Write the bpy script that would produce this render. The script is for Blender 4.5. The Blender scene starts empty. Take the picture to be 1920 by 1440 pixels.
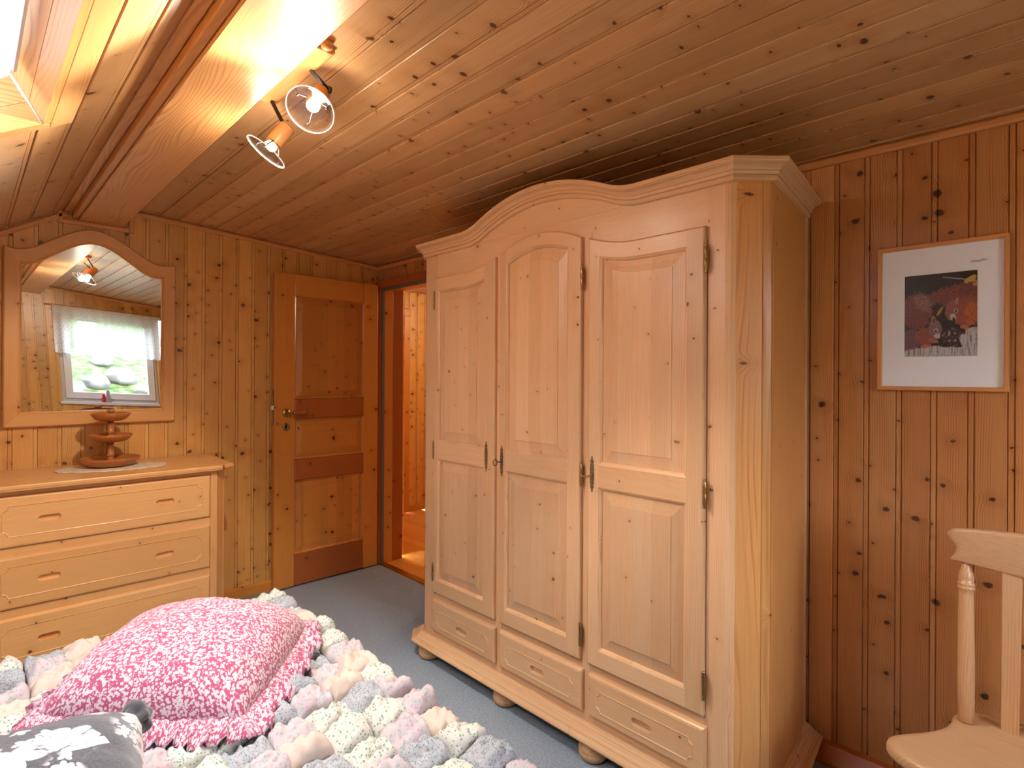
import bpy, bmesh, math, random
import numpy as np
from mathutils import Matrix, Vector, noise as mnoise
random.seed(7)
C = bpy.context.scene.collection
PI = math.pi
sin, cos = math.sin, math.cos
AX = {'x': 0, 'y': 1, 'z': 2}

# ------------------------------------------------------------------ node helpers
class NT:
    def __init__(s, mat):
        s.nt = mat.node_tree
    def node(s, t, **kw):
        n = s.nt.nodes.new(t)
        for k, v in kw.items():
            setattr(n, k, v)
        return n
    def link(s, a, b):
        s.nt.links.new(a, b)
    def put(s, sock, v):
        if isinstance(v, bpy.types.NodeSocket):
            s.link(v, sock)
        else:
            if hasattr(sock.default_value, '__len__') and not hasattr(v, '__len__'):
                v = (v,) * len(sock.default_value)
            if hasattr(v, '__len__') and len(sock.default_value) == 4 and len(v) == 3:
                v = (*v, 1)
            sock.default_value = v
    def m(s, op, a, b=None, c=None, clamp=False):
        n = s.node('ShaderNodeMath', operation=op)
        n.use_clamp = clamp
        for i, v in enumerate((a, b, c)):
            if v is not None:
                s.put(n.inputs[i], v)
        return n.outputs[0]
    def comb(s, x, y, z):
        n = s.node('ShaderNodeCombineXYZ')
        for i, v in enumerate((x, y, z)):
            s.put(n.inputs[i], v)
        return n.outputs[0]
    def sep(s, v):
        n = s.node('ShaderNodeSeparateXYZ')
        s.link(v, n.inputs[0])
        return n.outputs
    def noise(s, vec, scale=1, detail=2, rough=.5, out=0):
        n = s.node('ShaderNodeTexNoise')
        s.link(vec, n.inputs['Vector'])
        n.inputs['Scale'].default_value = scale
        n.inputs['Detail'].default_value = detail
        n.inputs['Roughness'].default_value = rough
        return n.outputs[out]
    def voro(s, vec, scale=1, feature='F1', rand=1):
        n = s.node('ShaderNodeTexVoronoi', feature=feature)
        s.link(vec, n.inputs['Vector'])
        n.inputs['Scale'].default_value = scale
        n.inputs['Randomness'].default_value = rand
        return n
    def smooth(s, v, a, b):
        n = s.node('ShaderNodeMapRange', interpolation_type='SMOOTHSTEP')
        s.put(n.inputs[0], v)
        s.put(n.inputs[1], a); s.put(n.inputs[2], b)
        n.inputs[3].default_value = 0; n.inputs[4].default_value = 1
        return n.outputs[0]
    def mix(s, f, a, b, mode='MIX'):
        n = s.node('ShaderNodeMix', data_type='RGBA', blend_type=mode)
        n.clamp_factor = True
        s.put(n.inputs[0], f)
        s.put(n.inputs[6], a); s.put(n.inputs[7], b)
        return n.outputs[2]
    def ramp(s, f, stops):
        n = s.node('ShaderNodeValToRGB')
        s.link(f, n.inputs[0])
        el = n.color_ramp.elements
        while len(el) < len(stops):
            el.new(.5)
        for e, (p, v) in zip(el, stops):
            e.position = p
            e.color = (v, v, v, 1) if not hasattr(v, '__len__') else (*v, 1)
        return n.outputs[0]
    def attr(s, name):
        return s.node('ShaderNodeAttribute', attribute_name=name)

def lin(r, g, b):
    f = lambda c: (c / 255 / 12.92) if c <= 10 else ((c / 255 + .055) / 1.055) ** 2.4
    return (f(r), f(g), f(b))

def new_mat(name, color=(.5, .5, .5), rough=.5, metal=0, spec=.5):
    m = bpy.data.materials.new(name)
    m.use_nodes = True
    b = m.node_tree.nodes['Principled BSDF']
    b.inputs['Base Color'].default_value = (*color, 1)
    b.inputs['Roughness'].default_value = rough
    b.inputs['Metallic'].default_value = metal
    b.inputs['Specular IOR Level'].default_value = spec
    return m, NT(m), b

def bump(t, b, h, strength=.2, dist=.002):
    n = t.node('ShaderNodeBump')
    n.inputs['Strength'].default_value = strength
    n.inputs['Distance'].default_value = dist
    t.link(h, n.inputs['Height'])
    t.link(n.outputs[0], b.inputs['Normal'])

def wood(name, c1, c2, c3, knot=(.05, .02, .01), ring=.0045, contrast=.5, thr=.6, kcell=.10, krad=(.05, .10),
         var=.25, rough=.4, stave=0, halo=.35, warp=.02, spec=.5, streak=.55, coat=0.0):
    m, t, b = new_mat(name, c1, rough, 0, spec)
    gp = t.attr('gp').outputs['Vector']
    rnd = t.attr('rnd').outputs['Fac']
    a, bb, cc = t.sep(gp)
    tone = t.m('MULTIPLY_ADD', rnd, var, 1 - var / 2)
    hue = t.m('FRACT', t.m('MULTIPLY', rnd, 7.31))
    if stave:
        s = t.m('FLOOR', t.m('DIVIDE', bb, stave))
        wn = t.node('ShaderNodeTexWhiteNoise', noise_dimensions='2D')
        t.link(t.comb(s, t.m('MULTIPLY', rnd, 37.0), 0), wn.inputs[0])
        sv = wn.outputs['Value']
        a = t.m('MULTIPLY_ADD', sv, 9.0, a)
        cc = t.m('MULTIPLY_ADD', sv, 5.0, cc)
        tone = t.m('MULTIPLY', tone, t.m('MULTIPLY_ADD', sv, var * .7, 1 - var * .35))
        hue = t.m('FRACT', t.m('ADD', hue, t.m('MULTIPLY', sv, 3.7)))
    # knots
    kv = t.comb(t.m('DIVIDE', a, kcell), t.m('DIVIDE', t.m('MULTIPLY_ADD', cc, .35, bb), kcell * 1.25), 0)
    dn = t.noise(kv, 5, 0, out=1)
    kv2 = t.node('ShaderNodeVectorMath', operation='MULTIPLY_ADD')
    t.link(dn, kv2.inputs[0]); kv2.inputs[1].default_value = (.10, .10, 0); t.link(kv, kv2.inputs[2])
    vo = t.voro(kv2.outputs[0], 1)
    vo.voronoi_dimensions = '2D'
    d = vo.outputs['Distance']
    r0, r1, r2 = t.sep(vo.outputs['Color'])
    keep = t.m('GREATER_THAN', r0, thr)
    kr = t.m('MULTIPLY_ADD', t.m('POWER', r1, 3.0), krad[1] - krad[0], krad[0])
    core = t.m('MULTIPLY', t.smooth(t.m('DIVIDE', d, kr), 1.05, .55), keep)
    hd = t.m('DIVIDE', d, t.m('MULTIPLY', kr, 3.2))
    hl = t.m('MULTIPLY', t.m('EXPONENT', t.m('MULTIPLY', t.m('MULTIPLY', hd, hd), -1)), keep)
    # annual rings
    w = t.noise(t.comb(t.m('MULTIPLY', a, .9), t.m('MULTIPLY', bb, 7), t.m('MULTIPLY', cc, 7)), 1, 1)
    w2 = t.noise(t.comb(t.m('MULTIPLY', a, 3.5), t.m('MULTIPLY', bb, 14), t.m('MULTIPLY', cc, 14)), 1, 0)
    r = t.m('MULTIPLY_ADD', w, warp * 2.5, t.m('MULTIPLY_ADD', cc, .6, bb))
    r = t.m('MULTIPLY_ADD', w2, warp * .22, r)
    r = t.m('MULTIPLY_ADD', hl, .013, r)
    fr = t.m('FRACT', t.m('DIVIDE', r, ring))
    rg = t.ramp(fr, [(0, .15), (.45, .12), (.86, 1), (1, .15)])
    fib = t.noise(t.comb(t.m('MULTIPLY', a, 9), t.m('MULTIPLY', bb, 420), t.m('MULTIPLY', cc, 420)), 1, 0)
    blot = t.noise(t.comb(t.m('MULTIPLY', a, 1.7), t.m('MULTIPLY', bb, 30), t.m('MULTIPLY', cc, 30)), 1, 1)
    f = t.m('MULTIPLY', rg, contrast)
    f = t.m('MULTIPLY', f, t.smooth(blot, .25, .7))
    f = t.m('MULTIPLY_ADD', t.m('SUBTRACT', fib, .5), .45, f, clamp=True)
    f = t.m('MULTIPLY_ADD', hl, halo, f, clamp=True)
    base = t.mix(t.m('MULTIPLY', hue, .75), c1, c3)
    col = t.mix(f, base, c2)
    tone = t.m('MULTIPLY', tone, t.m('MULTIPLY_ADD', blot, .3, .85))
    col = t.mix(1.0, col, t.comb(tone, tone, tone), 'MULTIPLY')
    col = t.mix(t.m('MULTIPLY', core, .92), col, knot)
    t.link(col, b.inputs['Base Color'])
    rr = t.m('MULTIPLY_ADD', rg, .10, rough - .04)
    t.link(rr, b.inputs['Roughness'])
    if coat:
        b.inputs['Coat Weight'].default_value = coat
        b.inputs['Coat Roughness'].default_value = .18
    return m

W_WALL = wood('spruce_wall', lin(230, 178, 100), lin(178, 112, 46), lin(218, 156, 78), knot=lin(84, 42, 18), thr=.30, kcell=.085,
              krad=(.045, .16), var=.30, rough=.34, contrast=.85, ring=.006, halo=.34)
W_WALLR = wood('spruce_wall_dark', lin(214, 150, 90), lin(158, 94, 46), lin(198, 128, 70), knot=lin(70, 34, 18), thr=.34, kcell=.085,
              krad=(.045, .16), var=.30, rough=.34, contrast=.9, ring=.006, halo=.34)  # darker, redder version of the wall spruce for the right wall
W_CEIL = wood('spruce_ceiling', lin(213, 170, 120), lin(162, 111, 66), lin(203, 152, 98), knot=lin(80, 44, 24), thr=.38, kcell=.085,
              krad=(.04, .15), var=.26, rough=.31, contrast=.85, ring=.0055, halo=.3)
W_BEAM = wood('beam_wood', lin(220, 166, 108), lin(164, 104, 56), lin(212, 154, 92), knot=lin(110, 66, 34), thr=.86, kcell=.3, krad=(.03, .06),
              var=.1, rough=.36, contrast=.75, ring=.010, warp=.07, halo=.2)
W_PALE = wood('pale_pine', lin(229, 189, 147), lin(188, 132, 84), lin(221, 175, 128), knot=lin(92, 56, 42), thr=.72, kcell=.09,
              krad=(.03, .085), var=.16, rough=.30, contrast=.75, ring=.0055, stave=.0, halo=.2)
W_PALES = wood('pale_pine_glued', lin(231, 191, 149), lin(188, 132, 84), lin(221, 173, 126), knot=lin(92, 56, 42), thr=.62, kcell=.085,
               krad=(.03, .09), var=.20, rough=.30, contrast=.8, ring=.006, stave=.062, halo=.2)
W_SIDE = wood('pale_pine_side_shade', lin(226, 164, 98), lin(184, 114, 56), lin(216, 152, 86), knot=lin(92, 56, 36), thr=.86, kcell=.12, krad=(.03, .06), var=.12, rough=.30, contrast=.8, ring=.007, halo=.2)  # wardrobe pine with the side's dimmer indirect light put into its colour
W_HONEY = wood('honey_pine', lin(240, 186, 122), lin(206, 136, 74), lin(232, 172, 106), knot=lin(106, 56, 30), thr=.66, kcell=.11,
               krad=(.03, .085), var=.14, rough=.32, contrast=.7, ring=.006, halo=.25)
W_DOOR = wood('door_pine', lin(222, 150, 66), lin(182, 102, 34), lin(212, 134, 54), knot=lin(64, 28, 10), thr=.62, kcell=.10,
              krad=(.06, .13), var=.22, rough=.33, contrast=.5, ring=.006, stave=0, halo=.3)
W_DOORS = wood('door_pine_glued', lin(220, 146, 66), lin(178, 98, 34), lin(204, 128, 54), knot=lin(62, 26, 10), thr=.55, kcell=.085,
               krad=(.05, .13), var=.30, rough=.33, contrast=.5, ring=.006, stave=.055, halo=.3)
W_RED = wood('door_pine_red', lin(186, 104, 48), lin(142, 68, 26), lin(176, 96, 42), knot=lin(52, 20, 8), thr=.7, kcell=.1,
             krad=(.05, .10), var=.15, rough=.35, contrast=.5, ring=.006, halo=.3)
W_MIRR = wood('mirror_pine', lin(222, 164, 96), lin(192, 126, 64), lin(216, 154, 86), knot=lin(120, 66, 30), thr=.84, kcell=.16,
              krad=(.03, .06), var=.10, rough=.38, contrast=.35, ring=.008, halo=.3)
W_TURN = wood('turned_wood', lin(190, 120, 60), lin(132, 72, 30), lin(178, 106, 48), thr=2, var=.12, rough=.28, contrast=.7, ring=.005, halo=0)
W_CHAIR = wood('chair_ash', lin(210, 166, 122), lin(162, 110, 68), lin(202, 154, 108), thr=2, var=.10, rough=.35, contrast=.7, ring=.0055, warp=.03, halo=0)
W_FRAME = wood('frame_alder', lin(220, 156, 94), lin(194, 126, 64), lin(214, 146, 84), thr=2, var=.06, rough=.4, contrast=.3, ring=.004, halo=0)
W_LAMIN = wood('laminate', lin(226, 150, 66), lin(196, 116, 42), lin(216, 138, 56), thr=2, var=.18, rough=.25, contrast=.4, ring=.012, warp=.05, halo=0)

def metal(name, col, rough=.3):
    return new_mat(name, col, rough, 1)[0]
M_BRASS = metal('old_brass', lin(176, 140, 78), .32)
M_DBRASS = metal('dark_brass', lin(164, 138, 92), .34)
M_STEEL = metal('dark_steel', lin(78, 76, 80), .4)
M_ANTIQ = metal('antique_brass', lin(150, 136, 112), .42)
M_CHROME = metal('bright_steel', lin(190, 190, 190), .25)
M_WHITE = new_mat('white_plastic', lin(232, 232, 236), .35)[0]
M_SEAL = new_mat('grey_rubber', lin(120, 112, 104), .6)[0]
M_DARK = new_mat('dark_gap', lin(30, 16, 10), .8)[0]
M_CAULK = new_mat('white_caulk', lin(226, 224, 224), .6)[0]
M_MAT = new_mat('passepartout', lin(244, 246, 252), .8)[0]
M_RIM = new_mat('ground_glass_edge', (.95, .95, .95), .4)[0]
M_PENCIL = new_mat('pencil', lin(176, 178, 184), .8)[0]
M_RED = new_mat('red_cloth', lin(200, 40, 60), .7)[0]
M_GREYF = new_mat('grey_plaster', lin(170, 165, 165), .7)[0]
m, t, b = new_mat('mirror_silver', (.93, .94, .93), .0, 1); M_MIRROR = m

def thin_glass(name, f=.06, tint=(1, 1, 1)):
    m = bpy.data.materials.new(name); m.use_nodes = True
    t = NT(m); nt = m.node_tree
    for n in list(nt.nodes):
        if n.type == 'BSDF_PRINCIPLED': nt.nodes.remove(n)
    out = [n for n in nt.nodes if n.type == 'OUTPUT_MATERIAL'][0]
    tr = t.node('ShaderNodeBsdfTransparent'); tr.inputs[0].default_value = (*tint, 1)
    gl = t.node('ShaderNodeBsdfGlossy'); gl.inputs['Roughness'].default_value = .02
    lw = t.node('ShaderNodeLayerWeight'); lw.inputs[0].default_value = .35
    mx = t.node('ShaderNodeMixShader')
    t.link(t.m('MULTIPLY_ADD', lw.outputs['Fresnel'], .4, f), mx.inputs[0])
    t.link(tr.outputs[0], mx.inputs[1]); t.link(gl.outputs[0], mx.inputs[2]); t.link(mx.outputs[0], out.inputs[0])
    return m
M_GLASS = thin_glass('window_glass', .02)
M_LGLASS = thin_glass('lamp_glass', .05, (.96, .96, .98))

def emit(name, col, s):
    m = bpy.data.materials.new(name); m.use_nodes = True
    b = m.node_tree.nodes['Principled BSDF']
    b.inputs['Base Color'].default_value = (*col, 1)
    b.inputs['Emission Color'].default_value = (*col, 1)
    b.inputs['Emission Strength'].default_value = s
    return m
M_BULB = emit('bulb_glow', (1, .92, .80), 60)

# carpet
m, t, b = new_mat('carpet', lin(108, 120, 132), .95, 0, .1); M_CARPET = m
co = t.node('ShaderNodeTexCoord').outputs['Object']
n1 = t.noise(co, 420, 2); n2 = t.noise(co, 3, 3); n3 = t.noise(co, 130, 2)
f = t.m('ADD', t.m('MULTIPLY', n1, .6), t.m('MULTIPLY', n3, .4))
col = t.mix(t.smooth(f, .3, .7), lin(116, 130, 144), lin(170, 182, 192))
col = t.mix(t.m('MULTIPLY', n2, .35), col, lin(136, 142, 152))
t.link(col, b.inputs['Base Color'])
bump(t, b, f, .6, .004)

# doily
m, t, b = new_mat('woven_cotton', lin(226, 206, 186), .9, 0, .2); M_DOILY = m
co = t.node('ShaderNodeTexCoord').outputs['Object']
x, y, z = t.sep(co)
rr = t.m('SQRT', t.m('ADD', t.m('MULTIPLY', x, x), t.m('MULTIPLY', t.m('MULTIPLY', y, y), 2.6)))
br = t.m('SINE', t.m('MULTIPLY', rr, 620)); nn = t.noise(co, 260, 2)
f = t.m('MULTIPLY_ADD', br, .25, nn)
t.link(t.mix(t.smooth(f, .2, .8), lin(214, 182, 148), lin(250, 234, 208)), b.inputs['Base Color'])
bump(t, b, f, .6, .003)

# pink flower cotton
m, t, b = new_mat('pink_flower_cotton', lin(206, 90, 126), .85, 0, .2); M_PINK = m
gp = t.attr('gp').outputs['Vector']
dn = t.noise(gp, 170, 2, out=1)
v2 = t.node('ShaderNodeVectorMath', operation='MULTIPLY_ADD')
t.link(dn, v2.inputs[0]); v2.inputs[1].default_value = (.0065, .0065, 0); t.link(gp, v2.inputs[2])
vo = t.voro(v2.outputs[0], 135)
fl = t.smooth(vo.outputs['Distance'], .54, .44)
vo2 = t.voro(v2.outputs[0], 230)
fl2 = t.m('MULTIPLY', t.smooth(vo2.outputs['Distance'], .42, .30), t.m('GREATER_THAN', t.sep(vo2.outputs['Color'])[0], .45))
fl = t.m('MAXIMUM', fl, fl2)
cc = t.smooth(vo.outputs['Distance'], .10, .05)
col = t.mix(t.m('MULTIPLY', fl, .92), lin(172, 80, 110), lin(210, 198, 206))
col = t.mix(t.m('MULTIPLY', cc, .6), col, lin(206, 110, 136))
t.link(col, b.inputs['Base Color'])
b.inputs['Sheen Weight'].default_value = .25
bump(t, b, t.noise(gp, 25, 3), .25, .012)

# grey velvet with white blossoms
m, t, b = new_mat('grey_blossom_velvet', lin(96, 96, 104), .85, 0, .2); M_GREYV = m
gp = t.attr('gp').outputs['Vector']
def blossoms(sc, R0, keep, k=5):
    dn = t.noise(gp, 26, 1, out=1)
    v2 = t.node('ShaderNodeVectorMath', operation='MULTIPLY_ADD')
    t.link(dn, v2.inputs[0]); v2.inputs[1].default_value = (.010, .010, 0); t.link(gp, v2.inputs[2])
    vo = t.node('ShaderNodeTexVoronoi', voronoi_dimensions='2D'); t.link(v2.outputs[0], vo.inputs['Vector']); vo.inputs['Scale'].default_value = sc
    df = t.node('ShaderNodeVectorMath', operation='SUBTRACT'); t.link(v2.outputs[0], df.inputs[0]); t.link(vo.outputs['Position'], df.inputs[1])
    px, py, pz_ = t.sep(df.outputs[0]); r0, r1, r2 = t.sep(vo.outputs['Color'])
    ang = t.m('MULTIPLY_ADD', r1, 6.28, t.m('ARCTAN2', py, px))
    rad = t.m('MULTIPLY', t.m('SQRT', t.m('MULTIPLY_ADD', px, px, t.m('MULTIPLY', py, py))), sc)
    lim = t.m('MULTIPLY_ADD', t.m('ABSOLUTE', t.m('COSINE', t.m('MULTIPLY', ang, k / 2))), R0 * .55, R0 * .5)
    q = t.m('DIVIDE', rad, lim)
    return t.m('MULTIPLY', t.smooth(q, 1.04, .94), t.m('GREATER_THAN', r0, keep)), q, v2
f1, q1, v2 = blossoms(12, .50, .60)
f2, q2, _v = blossoms(34, .52, .40)
wm = t.m('MAXIMUM', f1, t.m('MULTIPLY', f2, t.smooth(t.noise(gp, 9, 1), .44, .50)))
vein = t.noise(gp, 260, 2)
wc = t.mix(t.smooth(t.noise(gp, 16, 1), .5, .65), lin(192, 190, 190), lin(164, 180, 184))
wc = t.mix(t.smooth(t.noise(gp, 11, 1, out=0), .60, .70), wc, lin(224, 190, 214))
stem = t.m('MULTIPLY', t.smooth(t.m('ABSOLUTE', t.m('SUBTRACT', t.noise(gp, 7, 1), .5)), .005, .002), t.smooth(t.noise(gp, 12, 0), .5, .6))
col = t.mix(t.smooth(vein, .3, .7), lin(66, 66, 73), lin(88, 87, 94))
col = t.mix(stem, col, lin(206, 208, 210))
col = t.mix(wm, col, wc)
col = t.mix(t.m('MULTIPLY', t.smooth(q1, .30, .12), t.m('MULTIPLY', f1, .6)), col, lin(206, 150, 178))
t.link(col, b.inputs['Base Color'])
b.inputs['Sheen Weight'].default_value = .5
bump(t, b, t.noise(gp, 18, 3), .3, .012)

M_GREYP = new_mat('grey_velvet', lin(66, 66, 72), .85, 0, .2)[0]
M_GREYP.node_tree.nodes['Principled BSDF'].inputs['Sheen Weight'].default_value = .5
# quilt fabrics
def fabric(name, ground, spots):
    m, t, b = new_mat(name, ground, .9, 0, .15)
    gp = t.attr('gp').outputs['Vector']
    col = t.mix(t.noise(gp, 40, 2), ground, tuple(c * .93 for c in ground))
    for k, (sc, th, soft, c, amt, keep) in enumerate(spots):
        dn = t.noise(gp, sc * 1.1, 2, out=1)
        v2 = t.node('ShaderNodeVectorMath', operation='MULTIPLY_ADD')
        t.link(dn, v2.inputs[0]); v2.inputs[1].default_value = (.9 / sc, .9 / sc, .2 / sc); t.link(gp, v2.inputs[2])
        vo = t.voro(v2.outputs[0], sc)
        f = t.smooth(vo.outputs['Distance'], th, th - soft)
        f = t.m('MULTIPLY', f, t.m('GREATER_THAN', t.sep(vo.outputs['Color'])[0], keep))
        col = t.mix(t.m('MULTIPLY', f, amt), col, c)
    t.link(col, b.inputs['Base Color'])
    h = t.m('ADD', t.m('MULTIPLY', t.noise(gp, 28, 2), 1.0), t.m('MULTIPLY', t.noise(gp, 9, 1), 1.5))
    bump(t, b, h, .35, .012)
    return m
Q_FAB = [
    fabric('quilt_cream_leaf', lin(208, 204, 195), [(150, .42, .10, lin(92, 136, 122), .85, .5), (280, .30, .08, lin(150, 180, 168), .6, .55)]),
    fabric('quilt_peach_dot', lin(208, 190, 178), [(170, .26, .08, lin(224, 176, 166), .6, .1)]),
    fabric('quilt_rose_floral', lin(196, 183, 187), [(120, .44, .14, lin(136, 172, 172), .7, .45), (95, .38, .14, lin(206, 138, 162), .75, .6)]),
    fabric('quilt_grey_paisley', lin(172, 175, 179), [(230, .45, .12, lin(104, 120, 138), .85, .3), (120, .30, .08, lin(218, 186, 196), .5, .6)]),
]

# print (painted per point on the photographic paper itself)
m, t, b = new_mat('photo_paper', (.3, .2, .2), .35); M_PRINT = m
t.link(t.attr('ink').outputs['Color'], b.inputs['Base Color'])

# lace
def translucent(name, col, tl, alpha=None):
    m = bpy.data.materials.new(name); m.use_nodes = True
    t = NT(m); nt = m.node_tree
    nt.nodes.remove(nt.nodes['Principled BSDF'])
    out = [n for n in nt.nodes if n.type == 'OUTPUT_MATERIAL'][0]
    d = t.node('ShaderNodeBsdfDiffuse'); d.inputs[0].default_value = (*col, 1)
    q = t.node('ShaderNodeBsdfTranslucent'); q.inputs[0].default_value = (*col, 1)
    mx = t.node('ShaderNodeMixShader'); mx.inputs[0].default_value = tl
    t.link(d.outputs[0], mx.inputs[1]); t.link(q.outputs[0], mx.inputs[2])
    return m, t, mx, out
M_LACE, t, mx, out = translucent('lace', (.88, .88, .9), .5)
gp = t.attr('gp').outputs['Vector']
x, y, z = t.sep(gp)
mot = t.m('MULTIPLY', t.m('SINE', t.m('MULTIPLY', x, 85)), t.m('SINE', t.m('MULTIPLY', z, 62)))
rings_ = t.m('ABSOLUTE', t.m('SUBTRACT', t.m('ABSOLUTE', mot), .45))
dens = t.m('MAXIMUM', t.smooth(rings_, .16, .08), t.smooth(t.noise(gp, 90, 2), .50, .58))
band = t.smooth(t.m('ABSOLUTE', t.m('SUBTRACT', z, 1.90)), .035, .025)
alpha = t.m('MAXIMUM', t.m('MULTIPLY_ADD', dens, .36, .58), t.m('MULTIPLY', band, .85))
tr = t.node('ShaderNodeBsdfTransparent'); m2_ = t.node('ShaderNodeMixShader')
t.link(alpha, m2_.inputs[0]); t.link(tr.outputs[0], m2_.inputs[1]); t.link(mx.outputs[0], m2_.inputs[2]); t.link(m2_.outputs[0], out.inputs[0])
M_BLIND, t, mx, out = translucent('blind_cloth', (.92, .92, .94), .6)
t.link(mx.outputs[0], out.inputs[0])
# greenery
m, t, b = new_mat('garden_grass', lin(110, 140, 70), .9, 0, .2); M_GRASS = m
co = t.node('ShaderNodeTexCoord').outputs['Object']
t.link(t.mix(t.smooth(t.noise(co, 9, 4), .35, .65), lin(50, 68, 34), lin(96, 108, 70)), b.inputs['Base Color'])
m, t, b = new_mat('field_stone', lin(180, 178, 172), .9, 0, .2); M_STONE = m
co = t.node('ShaderNodeTexCoord').outputs['Object']
t.link(t.mix(t.noise(co, 8, 4), lin(70, 70, 68), lin(118, 116, 112)), b.inputs['Base Color'])
m, t, b = new_mat('hedge_leaf', lin(90, 130, 60), .8, 0, .2); M_LEAF = m
co = t.node('ShaderNodeTexCoord').outputs['Object']
t.link(t.mix(t.smooth(t.noise(co, 14, 4), .35, .65), lin(36, 62, 22), lin(76, 102, 44)), b.inputs['Base Color'])

# ------------------------------------------------------------------ mesh helpers
class MB:
    def __init__(s):
        s.v = []; s.f = []; s.gp = []; s.rnd = []; s.fm = []; s.fs = []
    def add(s, verts, faces, ax='zyx', mat=0, smooth=False, rnd=None, off=None, gp=None):
        o = len(s.v)
        rnd = random.random() if rnd is None else rnd
        off = off or (random.uniform(0, 60), random.uniform(0, 60), random.uniform(0, 60))
        i, j, k = AX[ax[0]], AX[ax[1]], AX[ax[2]]
        for n, p in enumerate(verts):
            s.v.append(tuple(p))
            if gp is not None:
                s.gp.append(gp[n])
            else:
                s.gp.append((p[i] + off[0], p[j] + off[1], p[k] + off[2]))
            s.rnd.append(rnd)
        for f in faces:
            s.f.append([o + q for q in f]); s.fm.append(mat); s.fs.append(smooth)
        return s
    def box(s, x0, x1, y0, y1, z0, z1, ax='zyx', **kw):
        v = [(x, y, z) for x in (x0, x1) for y in (y0, y1) for z in (z0, z1)]
        f = [(0, 1, 3, 2), (4, 6, 7, 5), (0, 4, 5, 1), (2, 3, 7, 6), (0, 2, 6, 4), (1, 5, 7, 3)]
        return s.add(v, f, ax, **kw)
    def prism(s, poly, axis, lo, hi, ax='zyx', **kw):
        k = AX[axis]; n = len(poly)
        def mk(p, d):
            q = list(p); q.insert(k, d); return q
        v = [mk(p, lo) for p in poly] + [mk(p, hi) for p in poly]
        f = [list(range(n))[::-1], list(range(n, 2 * n))]
        for i in range(n):
            f.append((i, (i + 1) % n, n + (i + 1) % n, n + i))
        return s.add(v, f, ax, **kw)
    def loops(s, loops, closed=True, cap0=False, cap1=False, ax='zyx', **kw):
        n = len(loops[0]); v = [p for l in loops for p in l]; f = []
        for a in range(len(loops) - 1):
            for i in range(n if closed else n - 1):
                j = (i + 1) % n
                f.append((a * n + i, a * n + j, (a + 1) * n + j, (a + 1) * n + i))
        if cap0: f.append(list(range(n))[::-1])
        if cap1: f.append([(len(loops) - 1) * n + i for i in range(n)])
        return s.add(v, f, ax, **kw)
    def lathe(s, prof, M, n=28, ax='zyx', **kw):
        """prof: (r, h) pairs along local z of matrix M"""
        kw.setdefault('smooth', True); cap = kw.pop('cap', True)
        ls = []
        for r, h in prof:
            ls.append([tuple(M @ Vector((max(r, 1e-5) * cos(2 * PI * i / n), max(r, 1e-5) * sin(2 * PI * i / n), h))) for i in range(n)])
        return s.loops(ls, True, cap, cap, ax, **kw)
    def tube(s, pts, r, n=8, ax='zyx', **kw):
        kw.setdefault('smooth', True)
        pts = [Vector(p) for p in pts]; ls = []
        rs = r if hasattr(r, '__len__') else [r] * len(pts)
        up = Vector((0, 0, 1))
        for i, p in enumerate(pts):
            d = (pts[min(i + 1, len(pts) - 1)] - pts[max(i - 1, 0)]).normalized()
            u = d.cross(up if abs(d.z) < .9 else Vector((1, 0, 0))).normalized(); w = d.cross(u)
            ls.append([tuple(p + (u * cos(2 * PI * k / n) + w * sin(2 * PI * k / n)) * rs[i]) for k in range(n)])
        return s.loops(ls, True, True, True, ax, **kw)

def frame_mat(o, d, up=(0, 0, 1)):
    d = Vector(d).normalized(); up = Vector(up)
    if abs(d.dot(up)) > .95: up = Vector((1, 0, 0))
    x = up.cross(d).normalized(); y = d.cross(x)
    M = Matrix((x, y, d)).transposed().to_4x4(); M.translation = Vector(o)
    return M

def obj(name, mb, mats, parent=None, bevel=0, seg=2, label=None, kind=None, world=True):
    me = bpy.data.meshes.new(name)
    root = Vector((0, 0, 0)); p = parent
    while p is not None:
        if p.parent is None: root = Vector(p.get('_b', (0, 0, 0)))
        p = p.parent
    vs = [(x - root.x, y - root.y, z - root.z) for x, y, z in mb.v] if world else mb.v
    me.from_pydata(vs, [], mb.f)
    at = me.attributes.new('gp', 'FLOAT_VECTOR', 'POINT'); at.data.foreach_set('vector', [c for g in mb.gp for c in g])
    at = me.attributes.new('rnd', 'FLOAT', 'POINT'); at.data.foreach_set('value', mb.rnd)
    for mt in (mats if isinstance(mats, (list, tuple)) else [mats]): me.materials.append(mt)
    me.polygons.foreach_set('material_index', mb.fm)
    me.polygons.foreach_set('use_smooth', mb.fs)
    bm = bmesh.new(); bm.from_mesh(me)
    bmesh.ops.recalc_face_normals(bm, faces=bm.faces); bm.to_mesh(me); bm.free()
    me.update()
    o = bpy.data.objects.new(name, me); C.objects.link(o)
    if parent: o.parent = parent
    if bevel:
        md = o.modifiers.new('bevel', 'BEVEL'); md.width = bevel; md.segments = seg
        md.limit_method = 'ANGLE'; md.angle_limit = math.radians(35)
    if label: o['label'] = label
    if kind: o['kind'] = kind
    return o

def thing(name, label, cat, loc=(0, 0, 0), group=None, kind=None):
    o = bpy.data.objects.new(name, None); C.objects.link(o); o.location = loc
    o.empty_display_size = .1
    o['label'] = label; o['category'] = cat; o['_b'] = tuple(loc)
    if group: o['group'] = group
    if kind: o['kind'] = kind
    return o
def tag(o, label, cat, group=None, kind=None):
    o['label'] = label; o['category'] = cat
    if group: o['group'] = group
    if kind: o['kind'] = kind
    return o
def struct(name, mb, mats, label, cat, **kw):
    return tag(obj(name, mb, mats, kind='structure', **kw), label, cat)

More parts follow.
